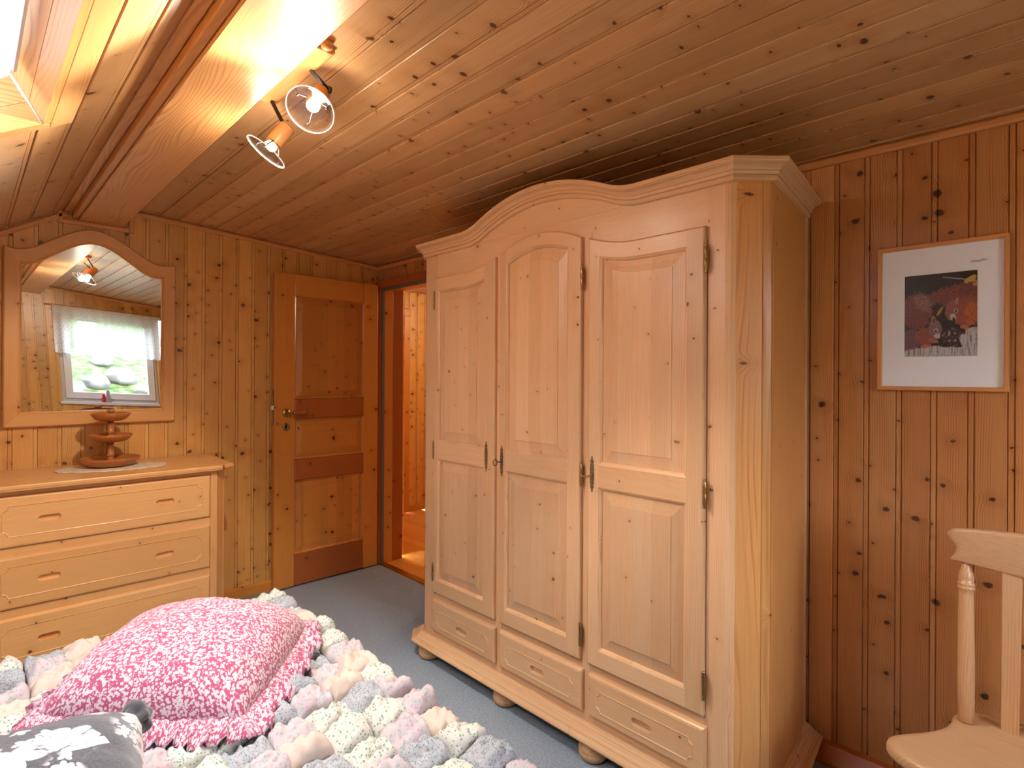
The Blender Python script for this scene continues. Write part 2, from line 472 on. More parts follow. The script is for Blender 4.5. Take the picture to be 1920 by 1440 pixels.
# ------------------------------------------------------------------ the room
YB, YF, XL = 3.45, -.92, -1.45          # back wall, window wall, low wall on the left
TH = .0235                              # the right wall runs slightly out of square
def xr(y): return 2.06 + (YB - y) * math.tan(TH)
def zc(x): return 2.152 - (x - .6) * .061
SL = .60
def zs(x): return 2.105 + (x - .36) * SL
def ztop(x):
    return zs(x) if x < .37 else zc(x)

def boards(mb, u0, u1, pt, low, high, pitch=.0895, strip=.017, ax='zxy', skip=None, inset=.004):
    """match-boarding: wide boards with a narrow sunk strip between; pt(u, depth, w) -> xyz, w along the boards"""
    n = int(math.ceil((u1 - u0) / pitch))
    for i in range(n):
        a = u0 + i * pitch; bq = min(a + pitch, u1)
        w = a + pitch - strip
        g = .0019
        sec = [(a, .007), (a + .0004, .0012), (a + .0016, 0), (min(w - .0016, bq), 0), (min(w - .0004, bq), .0012), (min(w, bq), .007)]
        sec2 = [(min(w, bq), .007), (min(w + g, bq), .007), (min(w + g + .0006, bq), .0028), (max(bq - g - .0006, min(w + g + .0006, bq)), .0028), (max(bq - g, min(w + g, bq)), .007), (bq, .007)]
        spans = skip(a, bq) if skip else None
        for (l, h) in (spans or [(low, high)]):
            lo = l if callable(l) else (lambda u, q=l: q)
            hi = h if callable(h) else (lambda u, q=h: q)
            r = random.random(); of = tuple(random.uniform(0, 60) for _ in range(3))
            for sc_, rr_ in ((sec, r), (sec2, min(1, r * .6 + .2))):
                k = len(sc_)
                mb.add([pt(u, d, lo(u)) for u, d in sc_] + [pt(u, d, hi(u)) for u, d in sc_], [(j, j + 1, k + j + 1, k + j) for j in range(k - 1)], ax, rnd=rr_, off=of)

mb = MB()
boards(mb, XL, 2.065, lambda u, d, w: (u, YB + d, w), 0, lambda u: ztop(u) + .02, ax='zxy')
struct('wall_back', mb, W_WALL, 'knotty spruce boarded wall behind the mirror and dresser', 'wall')
DY0, DY1, DZ = 2.68, 3.415, 1.905
def skipdoor(a, b_):
    if b_ > DY0 and a < DY1: return [(DZ, 2.14)]
    return None
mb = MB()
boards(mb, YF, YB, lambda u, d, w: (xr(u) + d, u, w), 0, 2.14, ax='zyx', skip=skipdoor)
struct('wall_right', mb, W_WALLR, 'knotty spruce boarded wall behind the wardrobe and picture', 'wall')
mb = MB()
boards(mb, YF, YB, lambda u, d, w: (XL - d, u, w), 0, zs(XL) + .03, ax='zyx')
struct('wall_left', mb, W_WALL, 'low boarded knee wall under the sloping ceiling', 'wall')
WX0, WX1, WZ0, WZ1 = .70, 1.62, .90, 1.92
def skipwin(a, b_):
    if b_ > WX0 and a < WX1: return [(0, WZ0), (WZ1, lambda u: ztop(u) + .02)]
    return None
mb = MB()
boards(mb, XL, 2.17, lambda u, d, w: (u, YF - d, w), 0, lambda u: ztop(u) + .02, ax='zxy', skip=skipwin)
struct('wall_front', mb, W_WALL, 'boarded window wall seen in the mirror', 'wall')

# ceilings
mb = MB()
boards(mb, .56, 2.26, lambda u, d, w: (u, w, zc(u) + d), YF - .02, YB + .02, ax='yxz', pitch=.091)
struct('ceiling', mb, W_CEIL, 'boarded pine ceiling right of the beam', 'ceiling')
SKX0, SKX1, SKY0, SKY1 = -.42, .145, .62, 1.93
def skipsky(a, b_):
    if b_ > SKX0 and a < SKX1: return [(YF - .02, SKY0), (SKY1, YB + .02)]
    return None
ns = Vector((-SL, 0, 1)).normalized()
mb = MB()
# board edges made to fall exactly on the skylight hole
boards(mb, SKX1, .40, lambda u, d, w: (u + ns.x * d, w, zs(u) + ns.z * d), YF - .02, YB + .02, ax='yxz', pitch=.079, strip=.014)
boards(mb, SKX0, SKX1, lambda u, d, w: (u + ns.x * d, w, zs(u) + ns.z * d), YF - .02, YB + .02, ax='yxz', pitch=(SKX1 - SKX0) / 7, strip=.014, skip=skipsky)
boards(mb, XL - .02, SKX0, lambda u, d, w: (u + ns.x * d, w, zs(u) + ns.z * d), YF - .02, YB + .02, ax='yxz', pitch=.079, strip=.014)
struct('ceiling_slope', mb, W_CEIL, 'sloping boarded ceiling around the skylight', 'ceiling')

# ridge beam
mb = MB()
mb.box(.400, .578, YF, YB - .001, 2.053, 2.17, 'yxz')
mb.box(.376, .3985, YF, YB - .001, 2.062, 2.20, 'yzx')
mb.box(.345, .3745, YF, YB - .001, 2.088, 2.20, 'yzx')
struct('ceiling_beam', mb, W_BEAM, 'heavy boxed pine beam along the ceiling', 'beam', bevel=.003)

# floor
mb = MB(); mb.box(XL - .1, 2.30, YF - .1, YB + .1, -.06, 0, 'xyz')
struct('floor', mb, M_CARPET, 'blue grey carpet floor', 'floor')

# trims
def bar(mb, p, q, w, h, n, ax, ext=0):
    """moulding from p to q; w = stand-off along n, h = height in the plane across"""
    p = Vector(p); q = Vector(q); n = Vector(n).normalized(); d = (q - p).normalized(); u = n.cross(d).normalized()
    prof = [(0, 0), (w * .55, 0), (w, h * .3), (w, h * .75), (w * .75, h), (0, h)]
    mb.loops([[tuple(e + n * a + u * b_) for a, b_ in prof] for e in (p, q)], True, True, True, ax)
mb = MB()
nb = (0, -1, 0)
bar(mb, (2.06, YB, zc(2.06) - .002), (.60, YB, zc(.60) - .002), .016, .026, nb, 'xzy')
bar(mb, (.603, YB, zc(.60)), (.603, YB, 2.03), .016, .024, nb, 'zxy')
bar(mb, (.603, YB, 2.053), (.335, YB, 2.053), .016, .024, nb, 'xzy')
bar(mb, (.342, YB, 2.03), (.342, YB, 2.10), .016, .024, nb, 'zxy')
bar(mb, (.342, YB, zs(.342) - .006), (XL, YB, zs(XL) - .006), .016, .026, nb, 'xzy')
struct('trim_1', mb, W_FRAME, 'ceiling moulding stepping around the beam on the mirror wall', 'trim')
mb = MB()
bar(mb, (xr(YF), YF, zc(2.16) - .002), (xr(YB), YB, zc(2.06) - .002), .018, .028, (-1, 0, 0), 'yzx')
struct('trim_2', mb, W_FRAME, 'ceiling moulding above the wardrobe and picture', 'trim')
mb = MB()
bar(mb, (2.16, YF, zc(2.16) - .002), (.60, YF, zc(.60) - .002), .016, -.026, (0, 1, 0), 'xzy')
struct('trim_3', mb, W_FRAME, 'ceiling moulding above the window', 'trim')
mb = MB()
mb.prism([(YB, 0), (YB - .016, 0), (YB - .016, .052), (YB - .008, .062), (YB, .062)], 'x', XL, 1.36, 'xzy')
struct('baseboard_back', mb, W_DOOR, 'pine skirting board between dresser and door', 'baseboard')
mb = MB()
for (y0, y1) in ((YF, DY0 - .06),):
    prof = [(0, 0), (-.055, 0), (-.055, .012), (-.02, .055), (0, .06)]
    mb.loops([[(xr(y) + a, y, z) for a, z in prof] for y in (y0, y1)], True, True, True, 'yxz')
struct('baseboard_right', mb, W_RED, 'dark bevelled skirting under the picture wall', 'baseboard')

# ------------------------------------------------------------------ doorway and open door
jx0, jx1 = 2.064, 2.235
dw = thing('trim_4', 'pine door frame lining the doorway in the corner', 'door frame', (2.07, 3.39, 0), kind='structure')
mb = MB()
mb.box(jx0 + .018, 2.152, 3.392, 3.44, 0, DZ, 'zxy')
obj('jamb_board', mb, W_DOOR, dw, bevel=.002)
mb = MB()
mb.box(2.153, jx1, 3.392, 3.44, 0, DZ, 'zxy')
obj('jamb_board', mb, W_RED, dw, bevel=.002)
mb = MB(); mb.box(jx0, jx0 + .018, 3.387, 3.44, 0, DZ, 'zxy')
mb.box(jx0, jx0 + .018, DY0 - .02, 3.387, DZ - .018, DZ, 'yzx')
obj('seal', mb, M_SEAL, dw, label='grey rubber seal')
mb = MB(); mb.prism([(3.43, 1.905), (2.5, 1.905), (2.5, 1.955), (3.46, 1.955)], 'x', 2.048, 2.07, 'yzx')
obj('header_casing', mb, W_RED, dw, bevel=.003)
mb = MB(); mb.box(2.048, 2.064, 3.40, 3.43, 0, 1.905, 'zyx')
obj('side_casing', mb, W_RED, dw, bevel=.002)
mb = MB(); mb.box(jx0 + .018, jx1, DY0 - .06, 3.392, DZ - .001, DZ + .03, 'yxz')
obj('head_lining', mb, W_DOOR, dw)
mb = MB(); mb.box(jx0 + .0, jx1, DY0 - .06, DY0 - .02, 0, DZ, 'zyx')
obj('jamb_board', mb, W_DOOR, dw)
mb = MB(); mb.prism([(2.052, 0), (2.058, .006), (2.098, .007), (2.104, 0)], 'y', DY0 - .02, 3.391, 'yxz')
struct('trim_5', mb, M_BRASS, 'brass threshold strip between carpet and laminate', 'threshold')

dr = thing('door_1', 'open panelled pine door leaf standing against the back wall', 'door', (2.02, 3.39, 0), kind='structure')
dx0, dx1, dz0, dz1 = 1.330, 2.030, .008, 1.922
yf0, yf1 = 3.388, 3.428
mb = MB()
mb.box(dx0, 1.453, yf0, yf1, dz0, dz1, 'zxy'); mb.box(1.923, dx1, yf0, yf1, dz0, dz1, 'zxy')
obj('stile', mb, W_DOOR, dr, bevel=.003)
for z0, z1, mt in ((1.79, dz1, W_DOOR), (1.03, 1.158, W_RED), (.652, .786, W_RED), (dz0, .203, W_RED)):
    mb = MB(); mb.box(1.4535, 1.9225, yf0 + .001, yf1, z0, z1, 'xzy'); obj('rail', mb, mt, dr, bevel=.007 if mt is W_RED else .004)
def room_panel(z0, z1, mt, ax):
    mb = MB()
    x0, x1 = 1.452, 1.924
    def L(i, d): return [(x0 + i, yf0 + d, z0 + i), (x1 - i, yf0 + d, z0 + i), (x1 - i, yf0 + d, z1 - i), (x0 + i, yf0 + d, z1 - i)]
    r = random.random(); of = tuple(random.uniform(0, 50) for _ in range(3))
    mb.loops([L(0, .001), L(.008, .006), L(.014, .014)], ax=ax, rnd=r, off=of)
    mb.loops([L(.014, .014), L(.046, .007), L(.0465, .0045), L(.048, .004)], cap1=True, ax=ax, rnd=r, off=of)
    obj('panel', mb, mt, dr)
room_panel(1.158, 1.79, W_DOORS, 'zxy'); room_panel(.786, 1.03, W_DOOR, 'xzy'); room_panel(.203, .652, W_DOORS, 'zxy')
mb = MB(); mb.box(dx0 + .002, dx0 - .0015, yf0 + .006, yf0 + .026, 1.0, 1.22, 'zxy'); obj('lock_plate', mb, M_CHROME, dr)
mb = MB(); mb.box(dx0 - .014, dx0 - .001, yf0 + .008, yf0 + .022, 1.092, 1.118, 'zxy'); obj('latch', mb, M_WHITE, dr, bevel=.002)
hd = MB(); M = frame_mat((1.402, yf0 + .001, 1.072), (0, -1, 0))
hd.lathe([(.026, 0), (.026, .003), (.021, .007), (.012, .009), (.010, .03), (.011, .045), (.008, .048)], M)
hb = obj('door_handle', hd, M_BRASS, dr)
mb = MB(); mb.lathe([(.007, 0), (.009, .006), (.007, .014), (.0085, .022), (.0065, .03)], frame_mat((1.405, yf0 - .042, 1.072), (1, 0, 0)))
mb.lathe([(.006, .098), (.008, .104), (.005, .112), (.007, .118), (.002, .124)], frame_mat((1.402, yf0 - .042, 1.072), (1, 0, 0)))
obj('ferrule', mb, M_BRASS, hb)
mb = MB(); mb.lathe([(.006, .03), (.008, .04), (.011, .07), (.0095, .088), (.006, .1)], frame_mat((1.402, yf0 - .042, 1.072), (1, 0, 0)), ax='xyz')
obj('grip', mb, W_RED, hb, label='red brown wooden grip')
mb = MB(); mb.lathe([(.024, 0), (.024, .003), (.019, .007), (.009, .008), (.008, .004)], frame_mat((1.400, yf0 + .001, .988), (0, -1, 0)))
kp = obj('keyhole_rosette', mb, M_DBRASS, dr)
mb = MB(); mb.lathe([(.004, .0), (.004, .0085)], frame_mat((1.400, yf0, .991), (0, -1, 0)), n=12); mb.box(1.398, 1.402, yf0 - .0085, yf0, .979, .99)
obj('keyhole', mb, M_DARK, kp)

# hallway
mb = MB()
for i in range(16):
    for j in range(5):
        x0 = 2.235 + i * .19; y0 = -.2 + j * .98 - (i % 3) * .31
        for q in range(3):
            mb.box(x0 + q * .0633, x0 + q * .0633 + .0628, y0 + q * .2, y0 + .979 + q * .2, -.03, .004, 'yxz')
mb.box(2.22, 5.4, -.2, 4.8, -.06, -.028, 'yxz')
for q in range(5): mb.box(2.098 + q * .0275, 2.125 + q * .0275, 2.70, 3.39, -.02, .004, 'yxz')
struct('floor_hallway', mb, W_LAMIN, 'light wood laminate floor in the hallway', 'floor')
mb = MB()
boards(mb, 2.25, 5.2, lambda u, d, w: (u, 4.53 + d, w), 0, 2.12, ax='zxy', skip=lambda a, b_: [(1.90, 2.12)] if (b_ > 2.25 and a < 2.98) else None)
struct('wall_hallway', mb, W_WALL, 'knotty boarded wall at the far side of the hallway', 'wall')
mb = MB(); boards(mb, 2.236, 5.2, lambda u, d, w: (u, w, 2.10 + d), 0, 4.6, ax='yxz')
struct('ceiling_hallway', mb, W_CEIL, 'boarded ceiling of the hallway', 'ceiling')
mb = MB(); boards(mb, 0, 4.6, lambda u, d, w: (5.2 + d, u, w), 0, 2.12, ax='zyx')
struct('wall_hallway_end', mb, W_WALL, 'far boarded wall closing the hallway', 'wall')
mb = MB(); boards(mb, 2.3, 5.2, lambda u, d, w: (u, .1 - d, w), 0, 2.12, ax='zxy')
struct('wall_hallway_near', mb, W_WALL, 'boarded wall closing the near end of the hallway', 'wall')
mb = MB(); mb.box(2.26, 2.29, 3.46, 4.53, 0, 2.12); mb.box(2.26, 2.29, 0.1, 2.6, 0, 2.12)
struct('wall_hallway_side', mb, W_WALL, 'boards on the hallway side of the bedroom wall', 'wall')
hdoor = thing('door_2', 'red brown door in the hallway seen through the doorway', 'door', (2.6, 4.53, 0), kind='structure')
mb = MB(); mb.box(2.28, 2.985, 4.57, 4.61, .006, 1.87, 'zxy'); obj('leaf', mb, W_RED, hdoor)
mb = MB(); mb.box(2.985, 3.05, 4.508, 4.60, 0, 1.94, 'zxy'); obj('side_casing', mb, W_DOOR, hdoor, bevel=.004)
mb = MB(); mb.box(2.20, 3.055, 4.505, 4.60, 1.87, 1.942, 'xzy'); obj('header_casing', mb, W_DOOR, hdoor, bevel=.006)
mb = MB(); mb.box(3.055, 5.2, 4.51, 4.53, 0, .06, 'xzy')
struct('baseboard_hallway', mb, W_DOOR, 'low skirting board along the hallway wall', 'baseboard')

# ------------------------------------------------------------------ window in the wall behind
wn = thing('window_1', 'white framed window behind the viewer seen in the mirror', 'window', (1.16, YF, .93), kind='structure')
mb = MB()
mb.box(WX0 - .03, WX0, YF - .16, YF + .012, WZ0, WZ1, 'zyx'); mb.box(WX1, WX1 + .03, YF - .16, YF + .012, WZ0, WZ1, 'zyx')
mb.box(WX0 - .03, WX1 + .03, YF - .16, YF + .012, WZ1, WZ1 + .03, 'xyz')
obj('lining', mb, W_WALL, wn)
def ring(mb, x0, x1, z0, z1, w, y0, y1):
    mb.box(x0, x0 + w, y0, y1, z0, z1); mb.box(x1 - w, x1, y0, y1, z0, z1)
    mb.box(x0 + w, x1 - w, y0, y1, z0, z0 + w); mb.box(x0 + w, x1 - w, y0, y1, z1 - w, z1)
mb = MB(); ring(mb, WX0, WX1, WZ0 + .02, WZ1, .05, YF - .16, YF - .10); obj('frame', mb, M_WHITE, wn, bevel=.003)
mb = MB(); ring(mb, WX0 + .035, WX1 - .035, WZ0 + .055, WZ1 - .035, .07, YF - .115, YF - .05); sh = obj('sash', mb, M_WHITE, wn, bevel=.006)
mb = MB(); mb.box(WX0 + .10, WX1 - .10, YF - .088, YF - .082, WZ0 + .12, WZ1 - .10); obj('pane', mb, M_GLASS, sh)
mb = MB(); mb.box(WX0 + .055, WX0 + .075, YF - .05, YF - .03, 1.38, 1.50); obj('window_handle', mb, M_WHITE, sh, bevel=.004)
mb = MB(); mb.box(WX0 - .02, WX1 + .02, YF - .17, YF + .03, WZ0 - .01, WZ0 + .02, 'xyz'); obj('sill', mb, M_WHITE, wn, bevel=.004)
# lace valance
rod = MB(); rod.tube([(.60, YF + .045, 1.955), (1.74, YF + .045, 1.955)], .008, ax='xyz')
for x in (.62, 1.72): rod.tube([(x, YF, 1.955), (x, YF + .045, 1.955)], .006)
tag(obj('curtain_rod', rod, W_FRAME), 'thin wooden curtain rod above the window', 'rod')
mb = MB(); nx, nz = 120, 24; V = []; G = []; F = []
for i in range(nx + 1):
    for j in range(nz + 1):
        u, w = i / nx, j / nz
        x = .66 + u * 1.0; dep = .012 * sin(u * 60) * (.3 + w) + .006 * sin(u * 23)
        z = 1.952 - w * (.50 + .012 * abs(sin(u * 38)))
        V.append((x, YF + .068 + dep, z)); G.append((x, 0, z))
for i in range(nx):
    for j in range(nz):
        q = i * (nz + 1) + j; F.append((q, q + nz + 1, q + nz + 2, q + 1))
mb.add(V, F, smooth=True, gp=G)
tag(obj('lace_curtain', mb, M_LACE), 'short white lace valance hanging over the window', 'curtain')
fg = thing('figurine', 'small grey and red figurine on the window sill', 'figurine', (1.11, YF - .02, .92))
mb = MB(); mb.lathe([(.03, 0), (.032, .02), (.022, .07), (.014, .09), (.018, .105), (.019, .125), (.008, .142)], Matrix.Translation((1.11, YF - .015, .92)), n=18); obj('body', mb, M_GREYF, fg)
mb = MB(); mb.lathe([(.02, .0), (.024, .03), (.012, .07), (.014, .085), (.004, .1)], Matrix.Translation((1.068, YF - .015, .92)), n=14); obj('red_cloth', mb, M_RED, fg)

# garden outside the window
mb = MB(); V = []; F = []; n = 40
for i in range(n + 1):
    for j in range(n + 1):
        x = -6 + i * .35; y = YF - .45 - j * .22
        z = -.15 + min(1.68, max(0, (YF - 1.0 - y)) * .48) + .10 * mnoise.noise(Vector((x * .8, y * .8, 0)))
        V.append((x, y, z))
for i in range(n):
    for j in range(n):
        q = i * (n + 1) + j; F.append((q, q + 1, q + n + 2, q + n + 1))
mb.add(V, F, smooth=True)
struct('garden_slope', mb, M_GRASS, 'grassy garden bank outside the window', 'ground')
def gz(x, y): return -.15 + min(1.68, max(0, (YF - 1.0 - y)) * .48) + .10 * mnoise.noise(Vector((x * .8, y * .8, 0)))
def lump(cx, cy, cz, r, seed, sq=.7, nn=18, amp=.25):
    mb = MB(); ls = []
    for i in range(nn + 1):
        th = PI * i / nn; l = []
        for j in range(nn * 2):
            ph = 2 * PI * j / (nn * 2)
            d = Vector((sin(th) * cos(ph), sin(th) * sin(ph), cos(th)))
            k = r * (1 + amp * mnoise.noise(d * 1.6 + Vector((seed, 0, 0))))
            l.append((cx + d.x * k, cy + d.y * k, cz + d.z * k * sq))
        ls.append(l)
    mb.loops(ls, True, False, False, smooth=True); return mb
rocks = [('leftmost pale boulder on the bank seen in the mirrored window', 1.12, -4.1, .17), ('pale boulder second from the left in the mirrored window', 1.42, -4.35, .20),
         ('biggest grey boulder in the middle right of the mirrored window', 1.80, -4.55, .24), ('low pale boulder at the right edge of the mirrored window', 2.06, -4.15, .16),
         ('small boulder highest on the bank just under the lace edge', 1.62, -5.05, .15)]
for k, (lb, x, y, r) in enumerate(rocks):
    tag(obj('boulder', lump(x, y, gz(x, y) + r * .2, r, k * 3.1), M_STONE), lb, 'boulder', 'boulders on the garden bank')
for k, (lb, x) in enumerate((('leftmost green bush at the top of the garden bank', 4.4), ('second green bush from the left on the garden bank', 3.3), ('middle green bush at the top of the garden bank', 2.2),
                             ('second green bush from the right on the garden bank', 1.1), ('rightmost green bush at the top of the garden bank', 0.0))):
    tag(obj('bush', lump(x, -6.4, gz(x, -6.4) + .30, .50, 20 + k, .9, 26, .10), M_LEAF), lb, 'bush', 'bushes above the bank')

# ------------------------------------------------------------------ skylight
sk = thing('window_2', 'skylight set into the sloping ceiling with pine lined reveal', 'window', (-.1, 1.3, 1.85), kind='structure')
def spt(x, y, d): return (x + ns.x * d, y, zs(x) + ns.z * d)
def sbox(mb, x0, x1, y0, y1, d0, d1, ax='yxz', **kw):
    v = [spt(x, y, d) for x in (x0, x1) for y in (y0, y1) for d in (d0, d1)]
    mb.add(v, [(0, 1, 3, 2), (4, 6, 7, 5), (0, 4, 5, 1), (2, 3, 7, 6), (0, 2, 6, 4), (1, 5, 7, 3)], ax, **kw)
for (a0, a1) in ((-.014, .042), (.0435, .24)):
    for q in range(2):
        mb = MB()
        if q: sbox(mb, SKX1 - .004, SKX1 + .012, SKY0, SKY1, a0, a1, 'yzx')
        else: sbox(mb, SKX0 - .012, SKX0 + .004, SKY0, SKY1, a0, a1, 'yzx')
        obj('reveal_board', mb, W_BEAM, sk)
    for q in range(2):
        mb = MB()
        if q: sbox(mb, SKX0, SKX1, SKY1 - .004, SKY1 + .012, a0, a1, 'xzy')
        else: sbox(mb, SKX0, SKX1, SKY0 - .012, SKY0 + .004, a0, a1, 'xzy')
        obj('reveal_board', mb, W_BEAM, sk)
for x0, x1, y0, y1, ax in ((SKX1 + .0125, SKX1 + .062, SKY0 - .04, SKY1 + .045, 'yxz'), (SKX0 - .062, SKX0 - .0125, SKY0 - .04, SKY1 + .045, 'yxz'),
                           (SKX0 - .0125, SKX1 + .0125, SKY1 + .0125, SKY1 + .045, 'xyz'), (SKX0 - .0125, SKX1 + .0125, SKY0 - .045, SKY0 - .0125, 'xyz')):
    mb = MB(); sbox(mb, x0, x1, y0, y1, -.014, -.001, ax); obj('trim_board', mb, W_BEAM, sk, bevel=.002)
mb = MB()
mb.tube([spt(SKX1 - .006, SKY1 - .006, d) for d in (-.012, .03, .07, .11)], [.003, .002, .004, .003], 6); obj('caulk_bead', mb, M_CAULK, sk, label='white caulk bead in the reveal corner')
mb = MB()
for x0, x1, y0, y1 in ((SKX1 - .06, SKX1 - .004, SKY0, SKY1), (SKX0, SKX0 + .06, SKY0, SKY1), (SKX0 + .06, SKX1 - .06, SKY0, SKY0 + .06), (SKX0 + .06, SKX1 - .06, SKY1 - .06, SKY1)):
    sbox(mb, x0, x1, y0, y1, .24, .30)
fr = obj('roof_frame', mb, M_WHITE, sk)
mb = MB(); sbox(mb, SKX0 + .06, SKX1 - .06, SKY0 + .06, SKY1 - .06, .262, .268); obj('pane', mb, M_GLASS, fr)
bl = thing('roller_blind', 'white roller blind casing at the top left inside the skylight', 'blind', spt(SKX1 - .06, 1.3, .07))
mb = MB(); prof = [(-.031, .150), (-.030, .085)]
for k in range(9):
    a = -k / 8 * PI * .5
    prof.append((-.050 + .020 * cos(a), .080 + .020 * sin(a)))
prof += [(-.075, .0605), (-.13, .062), (-.20, .066)]
y0, y1 = SKY0 + .02, 1.785
mb.loops([[spt(SKX1 + a, y, d) for a, d in prof] for y in (y0, y1)], False, False, False, 'yxz')
cs = obj('casing', mb, M_BLIND, bl)
cs.modifiers.new('wall', 'SOLIDIFY').thickness = .0015
mb = MB(); sbox(mb, SKX1 - .027, SKX1 - .021, y0, y1 + .006, .070, .088); obj('guide_rail', mb, M_WHITE, bl)

# ------------------------------------------------------------------ mirror
mi = thing('wall_mirror', 'pine framed mirror with arched top above the dresser', 'mirror', (.47, YB, 1.47))
mx0, mx1, mzb = .126, .814, 1.053
def mtop(x, base, peak, hw):
    d = abs(x - .462)
    z = base + (peak - base) * (.5 + .5 * cos(PI * min(d / hw, 1)))
    e = max(0, (d - hw * .62)) / (.344 - hw * .62)
    return z - .010 * sin(PI * min(e, 1)) 
N = 48
xo = [mx1 - (mx1 - mx0) * i / N for i in range(N + 1)]
ix0, ix1, izb = mx0 + .064, mx1 - .064, 1.122
xi = [ix1 - (ix1 - ix0) * i / N for i in range(N + 1)]
ot = [(x, mtop(x, 1.886, 2.013, .30)) for x in xo]; it = [(x, mtop(x, 1.818, 1.943, .27)) for x in xi]
def mring(o, i):   # outline helpers: offsets of the frame profile between outer o and inner i lines
    return o
def lerp2(a, b_, t_): return [(p[0] + (q[0] - p[0]) * t_, p[1] + (q[1] - p[1]) * t_) for p, q in zip(a, b_)]
yq = YB - .001
def member(o, i, ax):
    mb_ = []
    secs = [(0, 0), (0, .022), (.08, .029), (.80, .029), (.90, .023), (.93, .024), (1, .016), (1, 0)]
    return [[(p[0], yq - d, p[1]) for p in lerp2(o, i, t_)] for t_, d in secs]
for o_, i_, ax in ((ot, it, 'xzy'), ([(mx0, mzb), (mx1, mzb)], [(ix0, izb), (ix1, izb)], 'xzy'),
                   ([(mx0, mzb), (mx0, ot[-1][1])], [(ix0, izb), (ix0, it[-1][1])], 'zxy'), ([(mx1, mzb), (mx1, ot[0][1])], [(ix1, izb), (ix1, it[0][1])], 'zxy')):
    mb = MB(); mb.loops(member(o_, i_, ax), False, False, False, ax); obj('frame_member', mb, W_MIRR, mi)
# the plate: very slightly twisted, as such plates hang
mb = MB(); V = []; F = []; GX, GZ = 24, 30
for i in range(GX + 1):
    x = ix0 - .006 + (ix1 - ix0 + .012) * i / GX
    xc_ = min(max(x, ix0), ix1); top = mtop(xc_, 1.818, 1.943, .27) + .006
    for j in range(GZ + 1):
        z = izb - .006 + (top - izb + .006) * j / GZ
        V.append((x, yq - .008 + MTW * (x - .47) * (z - 1.45) + MPX * (x - .47) + MPZ * (z - 1.45), z) if False else (x, yq - .0085 + .017 * (x - .47) * (z - 1.45) - .004 * (x - .47) - .008 * (z - 1.45), z))
for i in range(GX):
    for j in range(GZ):
        q = i * (GZ + 1) + j; F.append((q, q + GZ + 1, q + GZ + 2, q + 1))
mb.add(V, F, smooth=True); obj('glass', mb, M_MIRROR, mi)

# ------------------------------------------------------------------ carved drawer helpers
def notch_path(u0, u1, w0, w1, n, k=5):
    """rectangle with scooped corners and small steps, in (u, w)"""
    pts = []
    for (cu, cw, a0) in ((u0, w0, 0), (u1, w0, 90), (u1, w1, 180), (u0, w1, 270)):
        arc = [(cu + n * cos(math.radians(a0 + 90 - q * 90 / k)), cw + n * sin(math.radians(a0 + 90 - q * 90 / k))) for q in range(k + 1)]
        pts += arc
    return pts
def stadium(cu, cw, L, H, n=32):
    return cu, cw, L, H
def slot_cell(mb, u0, u1, w0, w1, cu, cw, L, H, pt, ax, **kw):
    """flat face u0..u1 x w0..w1 with a stadium hole"""
    r = H / 2; hl = L / 2 - r
    angs = [2 * PI * k / 48 for k in range(48)] + [math.atan2(w - cw, u - cu) % (2 * PI) for u in (u0, u1) for w in (w0, w1)]
    angs = sorted(set(angs)); inn = []; out = []
    for a in angs:
        dx, dy = cos(a), sin(a)
        t_ = 1e9
        if abs(dy) > 1e-6:
            q = r / abs(dy)
            if abs(q * dx) <= hl: t_ = q
        if t_ > 1e8:
            s_ = 1 if dx > 0 else -1
            A = dx * dx + dy * dy; B = -2 * dx * s_ * hl; Cc = hl * hl - r * r
            t_ = (-B + math.sqrt(max(B * B - 4 * A * Cc, 0))) / (2 * A)
        inn.append((cu + dx * t_, cw + dy * t_))
        ts = []
        if dx > 1e-9: ts.append((u1 - cu) / dx)
        if dx < -1e-9: ts.append((u0 - cu) / dx)
        if dy > 1e-9: ts.append((w1 - cw) / dy)
        if dy < -1e-9: ts.append((w0 - cw) / dy)
        q = min(ts); out.append((cu + dx * q, cw + dy * q))
    mb.loops([[pt(u, w, 0) for u, w in out], [pt(u, w, 0) for u, w in inn]], True, False, False, ax, **kw)
    return inn
